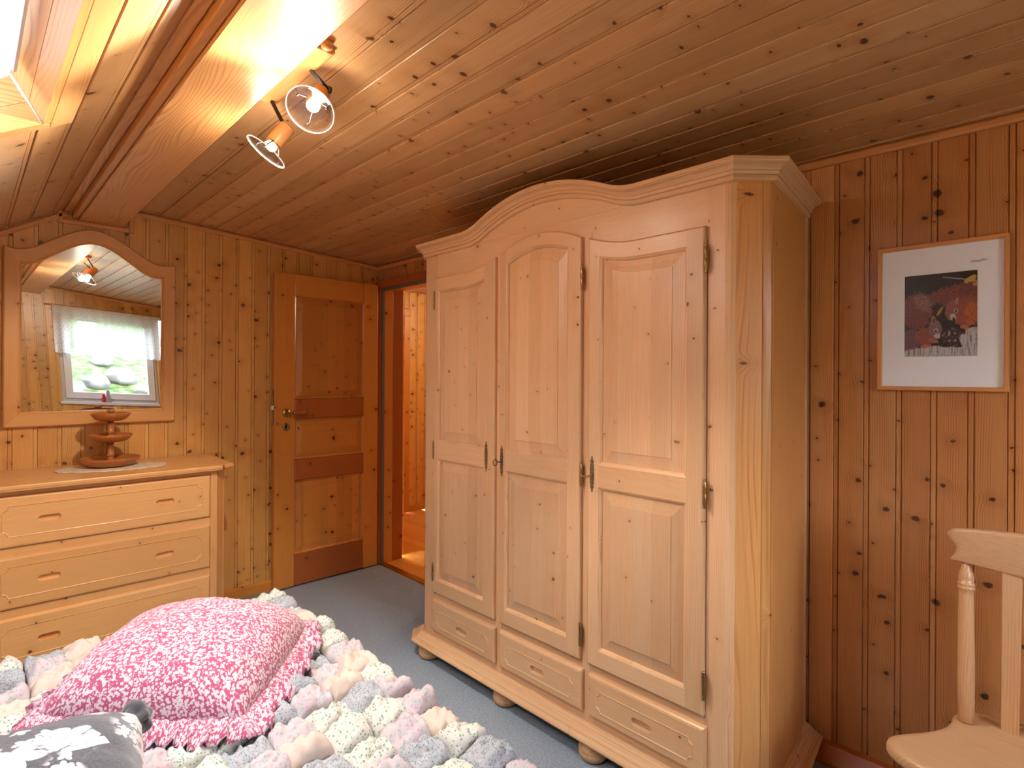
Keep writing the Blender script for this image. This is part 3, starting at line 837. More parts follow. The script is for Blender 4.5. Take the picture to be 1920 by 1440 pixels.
def carved_drawer(root, name, u0, u1, w0, w1, slots, pt, ax, mat, gi, thick=.02, L=.07, H=.026, label=None, rb=.007, groove=True, notch=.02):
    """pt(u, w, depth into the carcass)"""
    mb = MB(); rd = random.random(); of = tuple(random.uniform(0, 50) for _ in range(3)); kw = dict(rnd=rd, off=of)
    def L4(i, d): return [pt(u0 + i, w0 + i, d), pt(u1 - i, w0 + i, d), pt(u1 - i, w1 - i, d), pt(u0 + i, w1 - i, d)]
    mb.loops([L4(0, thick), L4(0, rb), L4(rb * .12, rb * .6), L4(rb * .45, rb * .2), L4(rb, 0)], ax=ax, **kw)
    cuts = [u0 + rb] + [(slots[k][0] + slots[k + 1][0]) / 2 for k in range(len(slots) - 1)] + [u1 - rb]
    liners = []
    for k, (cu, cw) in enumerate(slots):
        liners.append(slot_cell(mb, cuts[k], cuts[k + 1], w0 + rb, w1 - rb, cu, cw, L, H, pt, ax, **kw))
    dro = obj(name, mb, mat, root, label=label)
    for l in liners:
        m2 = MB(); cu = sum(p[0] for p in l) / len(l); cw = sum(p[1] for p in l) / len(l)
        sh_ = lambda k_: [(cu + (p[0] - cu) * k_, cw + (p[1] - cw) * k_) for p in l]
        m2.loops([[pt(u, w, -.0004) for u, w in sh_(1.03)], [pt(u, w, .0015) for u, w in sh_(.97)], [pt(u, w, .011) for u, w in sh_(.95)], [pt(u, w, .0135) for u, w in sh_(.85)]], True, False, True, ax, smooth=False)
        obj('finger_pull', m2, mat, dro)
    if groove:
        m2 = MB(); pts = notch_path(u0 + gi[0], u1 - gi[1], w0 + gi[2], w1 - gi[3], notch)
        n_ = len(pts); lp = []
        for k in range(n_):
            p = Vector(pts[k]); d1 = (p - Vector(pts[k - 1])); d2 = (Vector(pts[(k + 1) % n_]) - p)
            d1 = d1.normalized() if d1.length > 1e-6 else d2.normalized(); d2 = d2.normalized() if d2.length > 1e-6 else d1
            nrm = Vector((-(d1 + d2).y, (d1 + d2).x)); nrm = nrm.normalized() if nrm.length > 1e-6 else Vector((0, 1))
            lp.append((p, nrm))
        ls = [[pt(*(p + q * o_), d) for p, q in lp] for o_, d in ((-.0034, .0006), (-.0018, -.0024), (.0010, -.0012), (.0034, .0006))]
        m2.loops(ls, True, False, False, ax, rnd=rd, off=of)
        obj('carved_line', m2, mat, dro)
    return dro

# ------------------------------------------------------------------ dresser
ds = thing('dresser', 'wide honey coloured pine dresser under the mirror', 'dresser', (.45, 3.22, 0))
FY = 2.985; dxa, dxb = .035, .935
mb = MB()
mb.prism([(dxa, FY + .02), (.895, FY + .02), (.945, FY + .06), (.945, 3.43), (dxa, 3.43)], 'z', .0, .832, 'zxy')
obj('carcass', mb, W_HONEY, ds)
mb = MB(); mb.box(.866, .897, FY + .004, FY + .03, .0, .832, 'zxy'); obj('corner_post', mb, W_HONEY, ds, bevel=.002)
mb = MB(); mb.box(dxa, .1, FY + .004, FY + .03, .0, .832, 'zxy'); obj('corner_post', mb, W_HONEY, ds, bevel=.002)
mb = MB(); mb.prism([(.897, FY + .004), (.938, FY + .055), (.945, FY + .075), (.90, FY + .03)], 'z', 0, .832, 'zyx'); obj('corner_post', mb, W_HONEY, ds)
tp = [(-.01, FY - .03), (.918, FY - .03), (.972, FY + .005), (.988, 3.44), (-.01, 3.44)]
mb = MB(); ctr = Vector((.45, 3.2))
def toff(o): return [tuple(Vector(p) + (ctr - Vector(p)).normalized() * o) for p in tp]
mb.loops([[(*p, .832) for p in toff(.016)], [(*p, .836) for p in toff(.006)], [(*p, .842) for p in toff(.004)], [(*p, .844) for p in toff(0)], [(*p, .854) for p in toff(.001)], [(*p, .858) for p in toff(.006)]],
         True, True, True, 'xyz'); obj('top', mb, W_HONEY, ds)
pd = lambda u, w, d: (u, FY + d, w)
for k, (z0, z1) in enumerate(((.607, .812), (.362, .569), (.117, .324))):
    zz = (z0 + z1) / 2
    carved_drawer(ds, 'drawer', .068, .8655, z0, z1, [(.257, zz), (.672, zz)], pd, 'xzy', W_HONEY, (.042, .040, .045, .040), .03, .074, .026, rb=.009)
    if k < 2:
        mb = MB(); mb.box(.068, .866, FY + .012, FY + .03, z0 - .045, z0 - .002, 'xzy'); obj('rail', mb, W_HONEY, ds)
mb = MB(); mb.box(.068, .866, FY + .012, FY + .03, .814, .832, 'xzy'); obj('rail', mb, W_HONEY, ds)

# doily and tiered stand
mb = MB(); ls = []
cx, cy = .508, 3.225
for r, z in ((0.0, .8635), (.5, .8635), (.92, .8635), (.98, .8625), (1.0, .8595), (.99, .8585)):
    ls.append([(cx + .218 * r * cos(a) * (1 + .004 * sin(24 * a)), cy + .128 * r * sin(a) - .03 * r * cos(a), z) for a in [2 * PI * k / 96 for k in range(96)]])
mb.loops(ls, True, False, False, 'xyz', smooth=True)
o = tag(obj('doily', mb, M_DOILY), 'oval woven cream doily on the dresser top', 'doily')
o.data.transform(Matrix.Translation((-cx, -cy, -.8585))); o.location = (cx, cy, .8585)
es = thing('tiered_stand', 'three tier turned wooden serving stand on the doily', 'serving stand', (.503, 3.25, .864))
def bowl(name, r, z, dep, rim=.006):
    mb = MB()
    prof = [(.02, z), (r * .55, z), (r * .78, z + dep * .22), (r * .95, z + dep * .75), (r, z + dep), (r - .003, z + dep + .002), (r - .006, z + dep), (r * .90, z + dep * .72), (r * .74, z + dep * .32), (r * .5, z + dep * .2), (.012, z + dep * .2)]
    mb.lathe(prof, Matrix.Translation((.503, 3.25, 0)), 48, 'xyz'); return obj(name, mb, W_TURN, es)
bowl('bottom_bowl', .122, .8645, .040); bowl('middle_bowl', .090, .980, .034); bowl('top_bowl', .081, 1.080, .036)
def stem(pts, name='stem'):
    mb = MB(); mb.lathe(pts, Matrix.Translation((.503, 3.25, 0)), 24); obj(name, mb, W_TURN, es)
stem([(.017, .871), (.018, .880), (.013, .905), (.012, .911), (.017, .9135), (.017, .917), (.0125, .9195), (.0125, .945), (.013, .9805)])
stem([(.016, .986), (.017, .994), (.012, 1.012), (.0115, 1.02), (.016, 1.0225), (.016, 1.026), (.012, 1.0285), (.014, 1.05), (.012, 1.081)])
stem([(.018, 1.086), (.014, 1.098), (.010, 1.112), (.011, 1.120), (.017, 1.124), (.0175, 1.128), (.014, 1.132), (.004, 1.133)], 'knob')

# ------------------------------------------------------------------ wardrobe
wd = thing('wardrobe', 'large pale pine three door wardrobe with arched cornice', 'wardrobe', (1.8, 1.43, 0))
FX = 1.53; CX = FX + .018
YR, YL = .694, 2.160
def lift(y):
    d = abs(y - 1.425)
    if d < .32: return .097 - .69 * d * d
    if d < .438: return .0263 * (1 - (d - .32) / .118) ** 2
    return 0
plan = [(CX, YL - .0), (1.585, 2.205), (2.03, 2.236), (2.03, .680), (1.63, .617), (CX, YR)]
BR, BL = (1.63, .617), (1.585, 2.205)
mb = MB()
# side and back shell
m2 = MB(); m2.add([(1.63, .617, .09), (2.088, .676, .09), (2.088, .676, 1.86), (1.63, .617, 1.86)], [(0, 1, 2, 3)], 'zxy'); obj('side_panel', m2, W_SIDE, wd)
mb.add([(1.585, 2.205, .09), (2.045, 2.20, .09), (2.045, 2.20, 1.86), (1.585, 2.205, 1.86)], [(0, 1, 2, 3)], 'zxy')
mb.add([(1.63, .617, 1.86), (2.088, .676, 1.86), (2.045, 2.20, 1.86), (1.585, 2.205, 1.86), (CX, YL, 1.86), (CX, YR, 1.86)], [(0, 1, 2, 3, 4, 5)], 'yxz')
mb.add([(1.63, .617, .09), (2.088, .676, .09), (2.045, 2.20, .09), (1.585, 2.205, .09), (CX, YL, .09), (CX, YR, .09)], [(5, 4, 3, 2, 1, 0)], 'yxz')
mb.add([(2.088, .676, .09), (2.045, 2.20, .09), (2.045, 2.20, 1.86), (2.088, .676, 1.86)], [(0, 1, 2, 3)], 'zyx')
mb.add([(1.585, 2.205, .09), (CX, YL, .09), (CX, YL, 1.86), (1.585, 2.205, 1.86)], [(0, 1, 2, 3)], 'zyx')
obj('carcass', mb, W_PALES, wd)
mb = MB()
mb.prism([(2.066, .669), (2.092, .672), (2.092, .690), (2.066, .690)], 'z', .02, 1.862, 'zxy'); obj('back_batten', mb, W_PALE, wd, bevel=.001)
def rounded_post(pts, n=6):
    return pts
mb = MB()
arc = [(CX + .03 - .03 * sin(a), YR + .02 - .03 * cos(a) * .7) for a in [PI / 2 * (1 - k / 6) for k in range(7)]]
mb.prism([(CX + .03, .768), (CX, .768), (CX, YR + .022)] + [(CX + .004, YR + .008), (CX + .012, YR - .004)] + [(CX + .055, .66), (CX + .07, .70)], 'z', .09, 1.858, 'zyx')
obj('corner_post', mb, W_PALES, wd)
mb = MB()
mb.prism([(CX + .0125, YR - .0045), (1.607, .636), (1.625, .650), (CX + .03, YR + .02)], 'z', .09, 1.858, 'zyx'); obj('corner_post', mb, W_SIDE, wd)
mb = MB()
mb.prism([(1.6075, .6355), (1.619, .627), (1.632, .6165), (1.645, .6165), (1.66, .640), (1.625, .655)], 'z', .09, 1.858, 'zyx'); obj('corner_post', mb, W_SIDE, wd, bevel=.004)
mb = MB()
mb.prism([(CX, 2.074), (CX, YL - .002), (1.58, 2.188), (1.58, 2.074)], 'z', .09, 1.858, 'zyx'); obj('corner_post', mb, W_PALE, wd)
# frieze board following the arch
ys = [.7665 + (2.0755 - .7665) * k / 80 for k in range(81)]
def d3top(y): return 1.741 + 1.05 * max(0, y - 1.0) ** 2
def d1top(y): return 1.744 + 1.05 * max(0, 1.86 - y) ** 2
def d2top(y): return 1.838 - 1.22 * (y - 1.429) ** 2
mb = MB(); poly = [(y, 1.858 + lift(y)) for y in ys] + [(2.0755, 1.70), (.7665, 1.70)]
mb.prism(poly, 'x', CX + .001, CX + .03, 'yzx'); obj('frieze', mb, W_PALE, wd)
mb = MB()
for y in (1.2085, 1.649): mb.box(CX - .001, CX + .03, y - .018, y + .018, .11, 1.80, 'zyx')
obj('mullion', mb, W_PALE, wd)
mb = MB(); mb.box(CX - .0005, CX + .03, .768, 2.074, .279, .33, 'yzx'); obj('drawer_rail', mb, W_PALE, wd)
mb = MB(); mb.box(CX, CX + .03, .768, 2.074, .08, .150, 'yzx'); obj('plinth', mb, W_PALE, wd)
mb = MB(); mb.box(CX + .02, CX + .03, .768, 2.074, .1, 1.75, 'zyx'); obj('inner_panel', mb, W_PALE, wd)
# cornice
def sweep(mb, path, prof, ax, lf=None, zb=0):
    n = len(path); ls = []
    for i, p in enumerate(path):
        p = Vector(p); a = Vector(path[max(i - 1, 0)]); c = Vector(path[min(i + 1, n - 1)])
        d1 = (p - a).normalized() if i else (c - p).normalized(); d2 = (c - p).normalized() if i < n - 1 else d1
        n1 = Vector((-d1.y, d1.x)); n2 = Vector((-d2.y, d2.x)); nn_ = (n1 + n2).normalized(); k = 1 / max(nn_.dot(n1), .3)
        l = lf(p.y) if lf and abs(p.x - CX) < .02 else 0
        ls.append([(p.x + nn_.x * o_ * k, p.y + nn_.y * o_ * k, zb + z + l) for o_, z in prof])
    return ls
cprof = [(-.02, 0), (.003, 0), (.010, .0015), (.0135, .006), (.0135, .012), (.0105, .0135), (.0105, .0155), (.016, .0165), (.0185, .020), (.0195, .024), (.0180, .0265), (.0215, .028),
         (.0235, .032), (.028, .0365), (.034, .0395), (.041, .0405), (.0425, .0425), (.0465, .0430), (.0475, .046), (.0475, .054), (.0455, .0565), (-.02, .0565)]
# path is walked so that the outward normal (-d.y, d.x) points away from the carcass
front = [(CX, YR + .0 + (YL - YR) * k / 96) for k in range(97)]
pathR = [(2.092, .678), (1.63, .617), (CX, YR)]; pathL = [(CX, YL), (1.585, 2.205), (2.05, 2.205)]
full = pathR + front[1:-1] + pathL
mbs = sweep(None, full, cprof, 'x', lift, 1.8535)
segs = [(0, 1, 'xyz'), (1, 2, 'xyz'), (2, 2 + 96, 'yzx'), (98, 99, 'xyz'), (99, 100, 'xyz')]
for (i0, i1, ax) in segs:
    mb = MB(); ls = [[p for p in l] for l in mbs[i0:i1 + 1]]
    g0 = (random.uniform(0, 50), random.uniform(0, 50)); acc = 0; G = []
    for q, l in enumerate(ls):
        if q: acc += (Vector(l[8]) - Vector(ls[q - 1][8])).length
        G += [(g0[0] + acc, g0[1] + z, o_) for o_, z in cprof]
    mb.loops(ls, True, True, True, ax, gp=G); obj('cornice', mb, W_PALE, wd)
# base moulding
bprof = [(-.03, 0), (.052, 0), (.0575, .003), (.0595, .009), (.0565, .015), (.0500, .0175), (.0430, .0185), (.0415, .0205), (.0415, .0235), (.037, .0245), (.031, .0275), (.027, .032), (.0255, .0345), (.0215, .0355), (.0195, .039), (.014, .0415), (.004, .0425), (-.03, .0425)]
bs = sweep(None, [(2.092, .678), (1.63, .617), (CX, YR), (CX, YL), (1.585, 2.205), (2.05, 2.205)], bprof, 'x', None, .066)
for k in range(5):
    mb = MB(); g0 = (random.uniform(0, 50), random.uniform(0, 50)); L_ = (Vector(bs[k][8]) - Vector(bs[k + 1][8])).length
    G = [(g0[0] + q * L_, g0[1] + z - o_ * .7, o_) for q in (0, 1) for o_, z in bprof]
    mb.loops(bs[k:k + 2], True, True, True, gp=G); obj('base_moulding', mb, W_PALE, wd)
for x, y in ((1.552, 2.12), (1.552, 1.61), (1.545, 1.17), (1.56, .73), (2.0, 2.1), (2.0, .78)):
    mb = MB(); mb.lathe([(.030, 0), (.042, .004), (.050, .016), (.0525, .029), (.0505, .031), (.0505, .034), (.0515, .037), (.048, .052), (.040, .063), (.03, .068)], Matrix.Translation((x, y, 0)), 36); obj('bun_foot', mb, W_CHAIR, wd)
# doors
def door_top(k): return (d3top, d2top, d1top)[k]
def wardrobe_door(k, y0, y1, oy0, oy1, otop, hinge_high, label):
    top = door_top(k); z0 = .318; T = .018; e = .006
    def strip(a, b_, n=14): return [a + (b_ - a) * q / n for q in range(n + 1)]
    mb = MB(); of = lambda: dict(rnd=random.random(), off=tuple(random.uniform(0, 50) for _ in range(3)))
    # flat members, rounded outer edge made by loops around the whole leaf
    ytop = strip(y0, y1, 28)
    outer = [(y, top(y)) for y in ytop] + [(y1, z0), (y0, z0)]
    outl = [(y0, z0)] + [(y, top(y)) for y in ytop] + [(y1, z0)]
    def inset(i): return [(min(max(y, y0 + i), y1 - i), (z - i if z > 1 else z + i)) for y, z in outl]
    # members
    lo = [(y0 + e, z0 + e)] + [(oy0, z0 + e), (oy0, top(oy0) - e)] + [(y, top(y) - e) for y in strip(oy0, y0 + e, 6)[1:]]
    mb.prism(lo, 'x', FX, FX + .004, 'zyx', **of())
    hi = [(oy1, z0 + e), (y1 - e, z0 + e)] + [(y, top(y) - e) for y in strip(y1 - e, oy1, 6)]
    mb.prism(hi, 'x', FX, FX + .004, 'zyx', **of())
    yy = strip(oy0, oy1, 20)
    mb.prism([(y, otop(y)) for y in yy] + [(y, top(y) - e) for y in reversed(yy)], 'x', FX, FX + .004, 'yzx', **of())
    mb.prism([(oy0, .929), (oy1, .929), (oy1, 1.003), (oy0, 1.003)], 'x', FX, FX + .004, 'yzx', **of())
    mb.prism([(oy0, z0 + e), (oy1, z0 + e), (oy1, .376), (oy0, .376)], 'x', FX, FX + .004, 'yzx', **of())
    kw = of()
    mb.loops([[(FX + d, *p) for p in inset(i)] for i, d in ((e, 0), (.0035, .0008), (.0012, .0028), (0, .006), (0, T))], True, False, False, 'zyx', **kw)
    dobj = obj('door', mb, W_PALE, wd, label=label)
    # two fielded panels
    for zb, tf in ((.376, lambda y: .929), (1.003, otop)):
        mb = MB(); kw = of(); tops = strip(oy1, oy0, 24)
        base = [(oy0, zb), (oy1, zb)] + [(y, tf(y)) for y in tops]
        def ins(i):
            s_ = (oy1 - oy0 - 2 * i) / (oy1 - oy0); mid = (oy0 + oy1) / 2
            return [(oy0 + i, zb + i), (oy1 - i, zb + i)] + [(mid + (y - mid) * s_, tf(y) - i) for y in tops]
        mold = [(0, 0), (.002, .0008), (.0035, .003), (.0055, .0038), (.0075, .0055), (.010, .0095), (.0105, .0125)]
        mb.loops([[(FX + d, *p) for p in ins(i)] for i, d in mold], True, False, False, 'zyx', **of())
        kw = of()
        fld = [(.0095, .0128), (.012, .0125), (.030, .0095), (.045, .0060), (.050, .0050), (.0505, .0030), (.052, .0026)]
        ls = [[(FX + d, *p) for p in ins(i)] for i, d in fld]
        mb.loops(ls, True, False, True, 'zyx', **kw)
        obj('panel', mb, W_PALES, dobj)
    # hinges
    hy = y0 - .004 if hinge_high == 'R' else y1 + .004
    for hz in (1.645, .964, .409):
        mb = MB(); M = Matrix.Translation((FX + .001, hy, hz))
        pr = [(.001, -.043), (.0035, -.041), (.0042, -.038), (.0028, -.035), (.0045, -.033), (.0045, -.030), (.0052, -.0285), (.0052, -.001), (.0046, 0), (.0052, .001), (.0052, .0285), (.0045, .030), (.0045, .033), (.0028, .035), (.0042, .038), (.0035, .041), (.001, .043)]
        mb.lathe(pr, M, 14); mb.box(FX + .001, FX + .010, hy - .003, hy + .003, hz - .028, hz + .028)
        obj('hinge', mb, M_DBRASS, dobj)
    return dobj
def escutcheon(dobj, y, z):
    mb = MB(); hw = [(-.062, .001), (-.056, .0035), (-.052, .0022), (-.047, .0065), (-.041, .0075), (-.036, .004), (-.031, .0085), (-.024, .0065), (-.018, .0095), (-.009, .0075), (0, .0085),
                     (.009, .0075), (.018, .0095), (.024, .0065), (.031, .0085), (.036, .004), (.041, .0075), (.047, .0065), (.052, .0022), (.056, .0035), (.062, .001)]
    poly = [(y - w, z + h) for h, w in hw] + [(y + w, z + h) for h, w in reversed(hw)]
    mb.prism(poly, 'x', FX - .002, FX + .0005, 'zyx'); obj('escutcheon', mb, M_ANTIQ, dobj, bevel=.0006)
def key(dobj, y, z, flat):
    mb = MB(); mb.tube([(FX, y, z), (FX - .026, y, z)], .0022, 8); mb.lathe([(.0045, 0), (.005, .004), (.003, .006)], frame_mat((FX - .002, y, z), (-1, 0, 0)), 12)
    d = Vector((0, 1, 0)) if flat else Vector((0, .25, .97))
    c = Vector((FX - .036, y, z)); e1 = Vector((-1, 0, 0))
    u = Vector((0, 1, 0)) if flat else Vector((0, .0, 1))
    mb.tube([tuple(c + e1 * (.011 * cos(a)) + u * (.012 * sin(a))) for a in [2 * PI * q / 20 for q in range(21)]], .0017, 6)
    obj('key', mb, M_BRASS if flat else M_STEEL, dobj)
o3t = lambda y: 1.688 + 1.02 * max(0, y - 1.0) ** 2
o1t = lambda y: 1.688 + 1.02 * max(0, 1.86 - y) ** 2
o2t = lambda y: 1.790 - 1.22 * (y - 1.429) ** 2
w3 = wardrobe_door(0, .770, 1.192, .825, 1.146, o3t, 'R', 'right hand wardrobe door')
w2 = wardrobe_door(1, 1.224, 1.636, 1.281, 1.601, o2t, 'R', 'middle wardrobe door with arched top')
w1 = wardrobe_door(2, 1.666, 2.071, 1.729, 2.046, o1t, 'L', 'left hand wardrobe door')
escutcheon(w3, 1.171, .970); key(w3, 1.171, .966, True)
escutcheon(w2, 1.6185, .966); key(w2, 1.6185, .962, False)
escutcheon(w1, 1.711, .973)
pw = lambda u, w, d: (FX - .002 + d, u, w)
for lb, y0, y1 in (('right hand wardrobe drawer', .763, 1.184), ('middle wardrobe drawer', 1.213, 1.630), ('left hand wardrobe drawer', 1.658, 2.074)):
    carved_drawer(wd, 'drawer', y0, y1, .143, .2865, [((y0 + y1) / 2, .204)], pw, 'yzx', W_PALE, (.036, .036, .030, .046), .02, .072, .026, label=lb, rb=.010, notch=.016)

# ------------------------------------------------------------------ bed, bedspread, pillows
bd = thing('bed', 'low bed whose sides are hidden by the puffed bedspread', 'bed', (-.1, 1.2, 0))
mb = MB(); mb.box(-1.05, .845, .12, 2.165, .20, .405, 'xyz'); obj('mattress', mb, M_WHITE, bd, bevel=.03, seg=4)
mb = MB(); mb.box(-1.03, .83, .14, 2.15, .08, .20, 'yxz'); obj('bed_base', mb, W_PALE, bd)
for x in (-.95, .75):
    for y in (.22, 2.05):
        mb = MB(); mb.box(x - .03, x + .03, y - .03, y + .03, 0, .08); obj('leg', mb, W_PALE, bd)
# biscuit bedspread
P = .0945; QX1, QY1 = .885, 2.212; NXq, NYq = 19, 20; S = 18
mb = MB(); rs = random.Random(11)
def puff(cx, ex, ey, fab, hscale, zfun, seed):
    """one stuffed square; ex, ey edge vectors of the cell (3d), zfun adds along normal"""
    V = []; G = []; F = []
    tx, ty = rs.uniform(-.35, .6), rs.uniform(-.7, .2)
    f2 = rs.uniform(0, 2 * PI); s2 = rs.uniform(-.5, .5)
    ca, sa = cos(rs.uniform(-.3, .3)), sin(rs.uniform(-.3, .3)); gx, gy = rs.uniform(0, 40), rs.uniform(0, 40)
    fold = rs.uniform(0, 2 * PI); fa = rs.uniform(.005, .020); sh = rs.uniform(-.2, .2)
    nrm = ex.cross(ey).normalized()
    for i in range(S + 1):
        for j in range(S + 1):
            u, w = 2 * i / S - 1, 2 * j / S - 1
            bu, bw = 1 - abs(u) ** 2.6, 1 - abs(w) ** 2.6
            h = (max(bu, 0) * max(bw, 0)) ** .45
            nz = mnoise.noise(Vector((u * 1.3 + seed * 7.1, w * 1.3, seed)))
            nz2 = mnoise.noise(Vector((u * 3.2 + seed * 3.3, w * 3.2, seed + 9)))
            k = cos(fold) * u + sin(fold) * w + sh
            k2 = cos(f2) * u + sin(f2) * w + s2
            crease = -fa * math.exp(-abs(k) / .13) * h - fa * .8 * math.exp(-abs(k2) / .10) * h
            rid = abs(mnoise.noise(Vector((u * 1.9 + seed * 5.7, w * 1.9, seed + 3))))
            H = .050 * hscale * h * (1 + .30 * nz + tx * u * .55 + ty * w * .55) + .009 * nz2 * h + crease - .030 * rid * h + .008 * h
            bul = 1 + .20 * h ** .7
            off_ = .012 * h
            p = Vector((cx.x, cx.y, cx.z)) + ex * (u * .5 * bul + off_ * 4 * tx) + ey * (w * .5 * bul + off_ * 5 * ty) + nrm * H
            V.append(tuple(p)); G.append((gx + u * P * .6 * ca - w * P * .6 * sa, gy + u * P * .6 * sa + w * P * .6 * ca, seed * .1 + H))
    for i in range(S):
        for j in range(S):
            q = i * (S + 1) + j; F.append((q, q + S + 1, q + S + 2, q + 1))
    mb.add(V, F, smooth=True, gp=G, mat=fab)
order = [0, 1, 2, 3]
sd = 0
for iy in range(NYq):
    for ix in range(NXq):
        sd += 1
        fab = (ix * 1 + iy * 3) % 4 if rs.random() > .22 else rs.randrange(4)
        x = QX1 - P * (ix + .5) + rs.uniform(-.006, .006); y = QY1 - P * (iy + .5) + rs.uniform(-.006, .006)
        puff(Vector((x, y, .428 + rs.uniform(-.005, .005))), Vector((P * 1.03, 0, 0)), Vector((0, P * 1.03, 0)), fab, rs.uniform(.75, 1.15), None, sd)
for iy in range(NYq):          # hanging rows down the right side
    for r_ in range(3):
        sd += 1
        puff(Vector((QX1 - .004, QY1 - P * (iy + .5), .428 - P * (r_ + .55))), Vector((0, P * 1.03, 0)), Vector((0, 0, P * 1.03)), (iy * 3 + r_) % 4, .7, None, sd)
for ix in range(NXq):          # and down the foot end
    for r_ in range(3):
        sd += 1
        puff(Vector((QX1 - P * (ix + .5), QY1 - .004, .428 - P * (r_ + .55))), Vector((-P * 1.03, 0, 0)), Vector((0, 0, P * 1.03)), (ix + r_ * 3) % 4, .7, None, sd)
mb.box(QX1 - P * NXq, QX1 - .01, QY1 - P * NYq, QY1 - .01, .40, .424, mat=1)
tag(obj('bedspread', mb, Q_FAB), 'pastel bedspread of stuffed patchwork puffs on the bed', 'bedspread')

def cushion(half, height, n=44, pw_=2.3, sag=.35, seed=0, wr=.006, corner=.12):
    """pillow surface in local coordinates: grids (top, bottom)"""
    def S_(u, w, sgn):
        # pinched corners
        k = 1 - corner * (u * u * w * w)
        bow = 1 - .06 * (1 - u * u) * abs(w) ** 3
        x = u * half * k * (1 - .05 * (1 - w * w) * 0 + 0); y = w * half * k
        x *= 1 - .07 * (1 - w * w) * abs(u) ** 4; y *= 1 - .07 * (1 - u * u) * abs(w) ** 4
        h = (max(0, 1 - abs(u) ** pw_) * max(0, 1 - abs(w) ** pw_)) ** .5
        z = sgn * h * height * (1 if sgn > 0 else sag)
        z += wr * mnoise.noise(Vector((u * 3 + seed, w * 3, seed))) * h * 1.5 + wr * .8 * mnoise.noise(Vector((u * 8 + seed, w * 8, seed + 4))) * (1 - h * .5)
        return (x, y, z)
    return S_
def pillow_mesh(S_, n=48, scale=1.0, half=.3):
    mb = MB()
    for sgn in (1, -1):
        g = [sin(PI / 2 * (2 * i / n - 1)) for i in range(n + 1)]
        A = np.array([[S_(u, w, sgn) for w in g] for u in g])
        gx = np.zeros((n + 1, n + 1)); gy_ = np.zeros((n + 1, n + 1))
        gx[1:] = np.cumsum(np.linalg.norm(np.diff(A, axis=0), axis=2), axis=0); gx -= gx[n // 2]
        gy_[:, 1:] = np.cumsum(np.linalg.norm(np.diff(A, axis=1), axis=2), axis=1); gy_ -= gy_[:, n // 2][:, None]
        V = [tuple(map(float, A[i, j])) for i in range(n + 1) for j in range(n + 1)]
        G = [(float(gx[i, j]), float(gy_[i, j]), sgn * .37) for i in range(n + 1) for j in range(n + 1)]; F = []
        for i in range(n):
            for j in range(n):
                q = i * (n + 1) + j; F.append((q, q + n + 1, q + n + 2, q + 1))
        mb.add(V, F, smooth=True, gp=G)
    return mb
pk = thing('pink_pillow', 'large pink pillow with tiny white flowers and ruffled edge', 'pillow', (.452, 1.705, .512))
S_ = cushion(.262, .135, seed=2, sag=.24)
obj('cover', pillow_mesh(S_, half=.262), M_PINK, pk, world=False)
mb = MB(); V = []; G = []; F = []; n = 480; K = 6
per = []
for i in range(n):
    s_ = i / n * 4; e = int(s_); q = (s_ - e) * 2 - 1
    u, w = ((q, -1), (1, q), (-q, 1), (-1, -q))[e]
    per.append((u, w))
for i, (u, w) in enumerate(per):
    p = Vector(S_(u, w, 1)); o_ = Vector((u if abs(u) >= .999 else u ** 7, w if abs(w) >= .999 else w ** 7, 0)).normalized()
    ph = i / n * 4
    for k in range(K + 1):
        r = k / K; wv = sin(i * .85 + 1.9 * sin(i * .09)) * .6 + .4 * sin(i * 1.43 + 2)
        wid = .060 * (1 + .15 * sin(i * .21))
        z = -.012 * r - .020 * r * r + wv * .013 * r ** .7 + .006 * r
        tang = Vector((-o_.y, o_.x, 0)) * (wv * .006 * r)
        V.append(tuple(p + o_ * (wid * r - .004) + tang + Vector((0, 0, z + .003)))); G.append((u * .262 + o_.x * wid * r + 3, w * .262 + o_.y * wid * r + 5, ph * .4))
for i in range(n):
    for k in range(K):
        a = i * (K + 1) + k; c = ((i + 1) % n) * (K + 1) + k; F.append((a, c, c + 1, a + 1))
mb.add(V, F, smooth=True, gp=G)
ro = obj('ruffle', mb, M_PINK, pk, world=False)
ro.modifiers.new('cloth', 'SOLIDIFY').thickness = .0012
pk.rotation_euler = (math.radians(2), math.radians(-2), math.radians(48))
gy = thing('grey_pillow', 'dark grey velvet pillow with white blossoms in the front corner', 'pillow', (-.005, 1.135, .568))
S2 = cushion(.25, .13, seed=9, corner=.05)
obj('cover', pillow_mesh(S2, half=.25), M_GREYV, gy, world=False)
mb = MB()
mb2 = lump(.220, .224, .004, .034, 3.3, .85, 22, .45); mb.add(mb2.v, mb2.f, smooth=True)
obj('gathered_corner', mb, M_GREYP, gy, world=False)
gy.rotation_euler = (math.radians(6), math.radians(-4), math.radians(-8))

# ------------------------------------------------------------------ chair
ch = thing('wooden_chair', 'light wooden chair with shaped back rail below the picture', 'chair', (1.68, .02, 0))
cyc = -.005
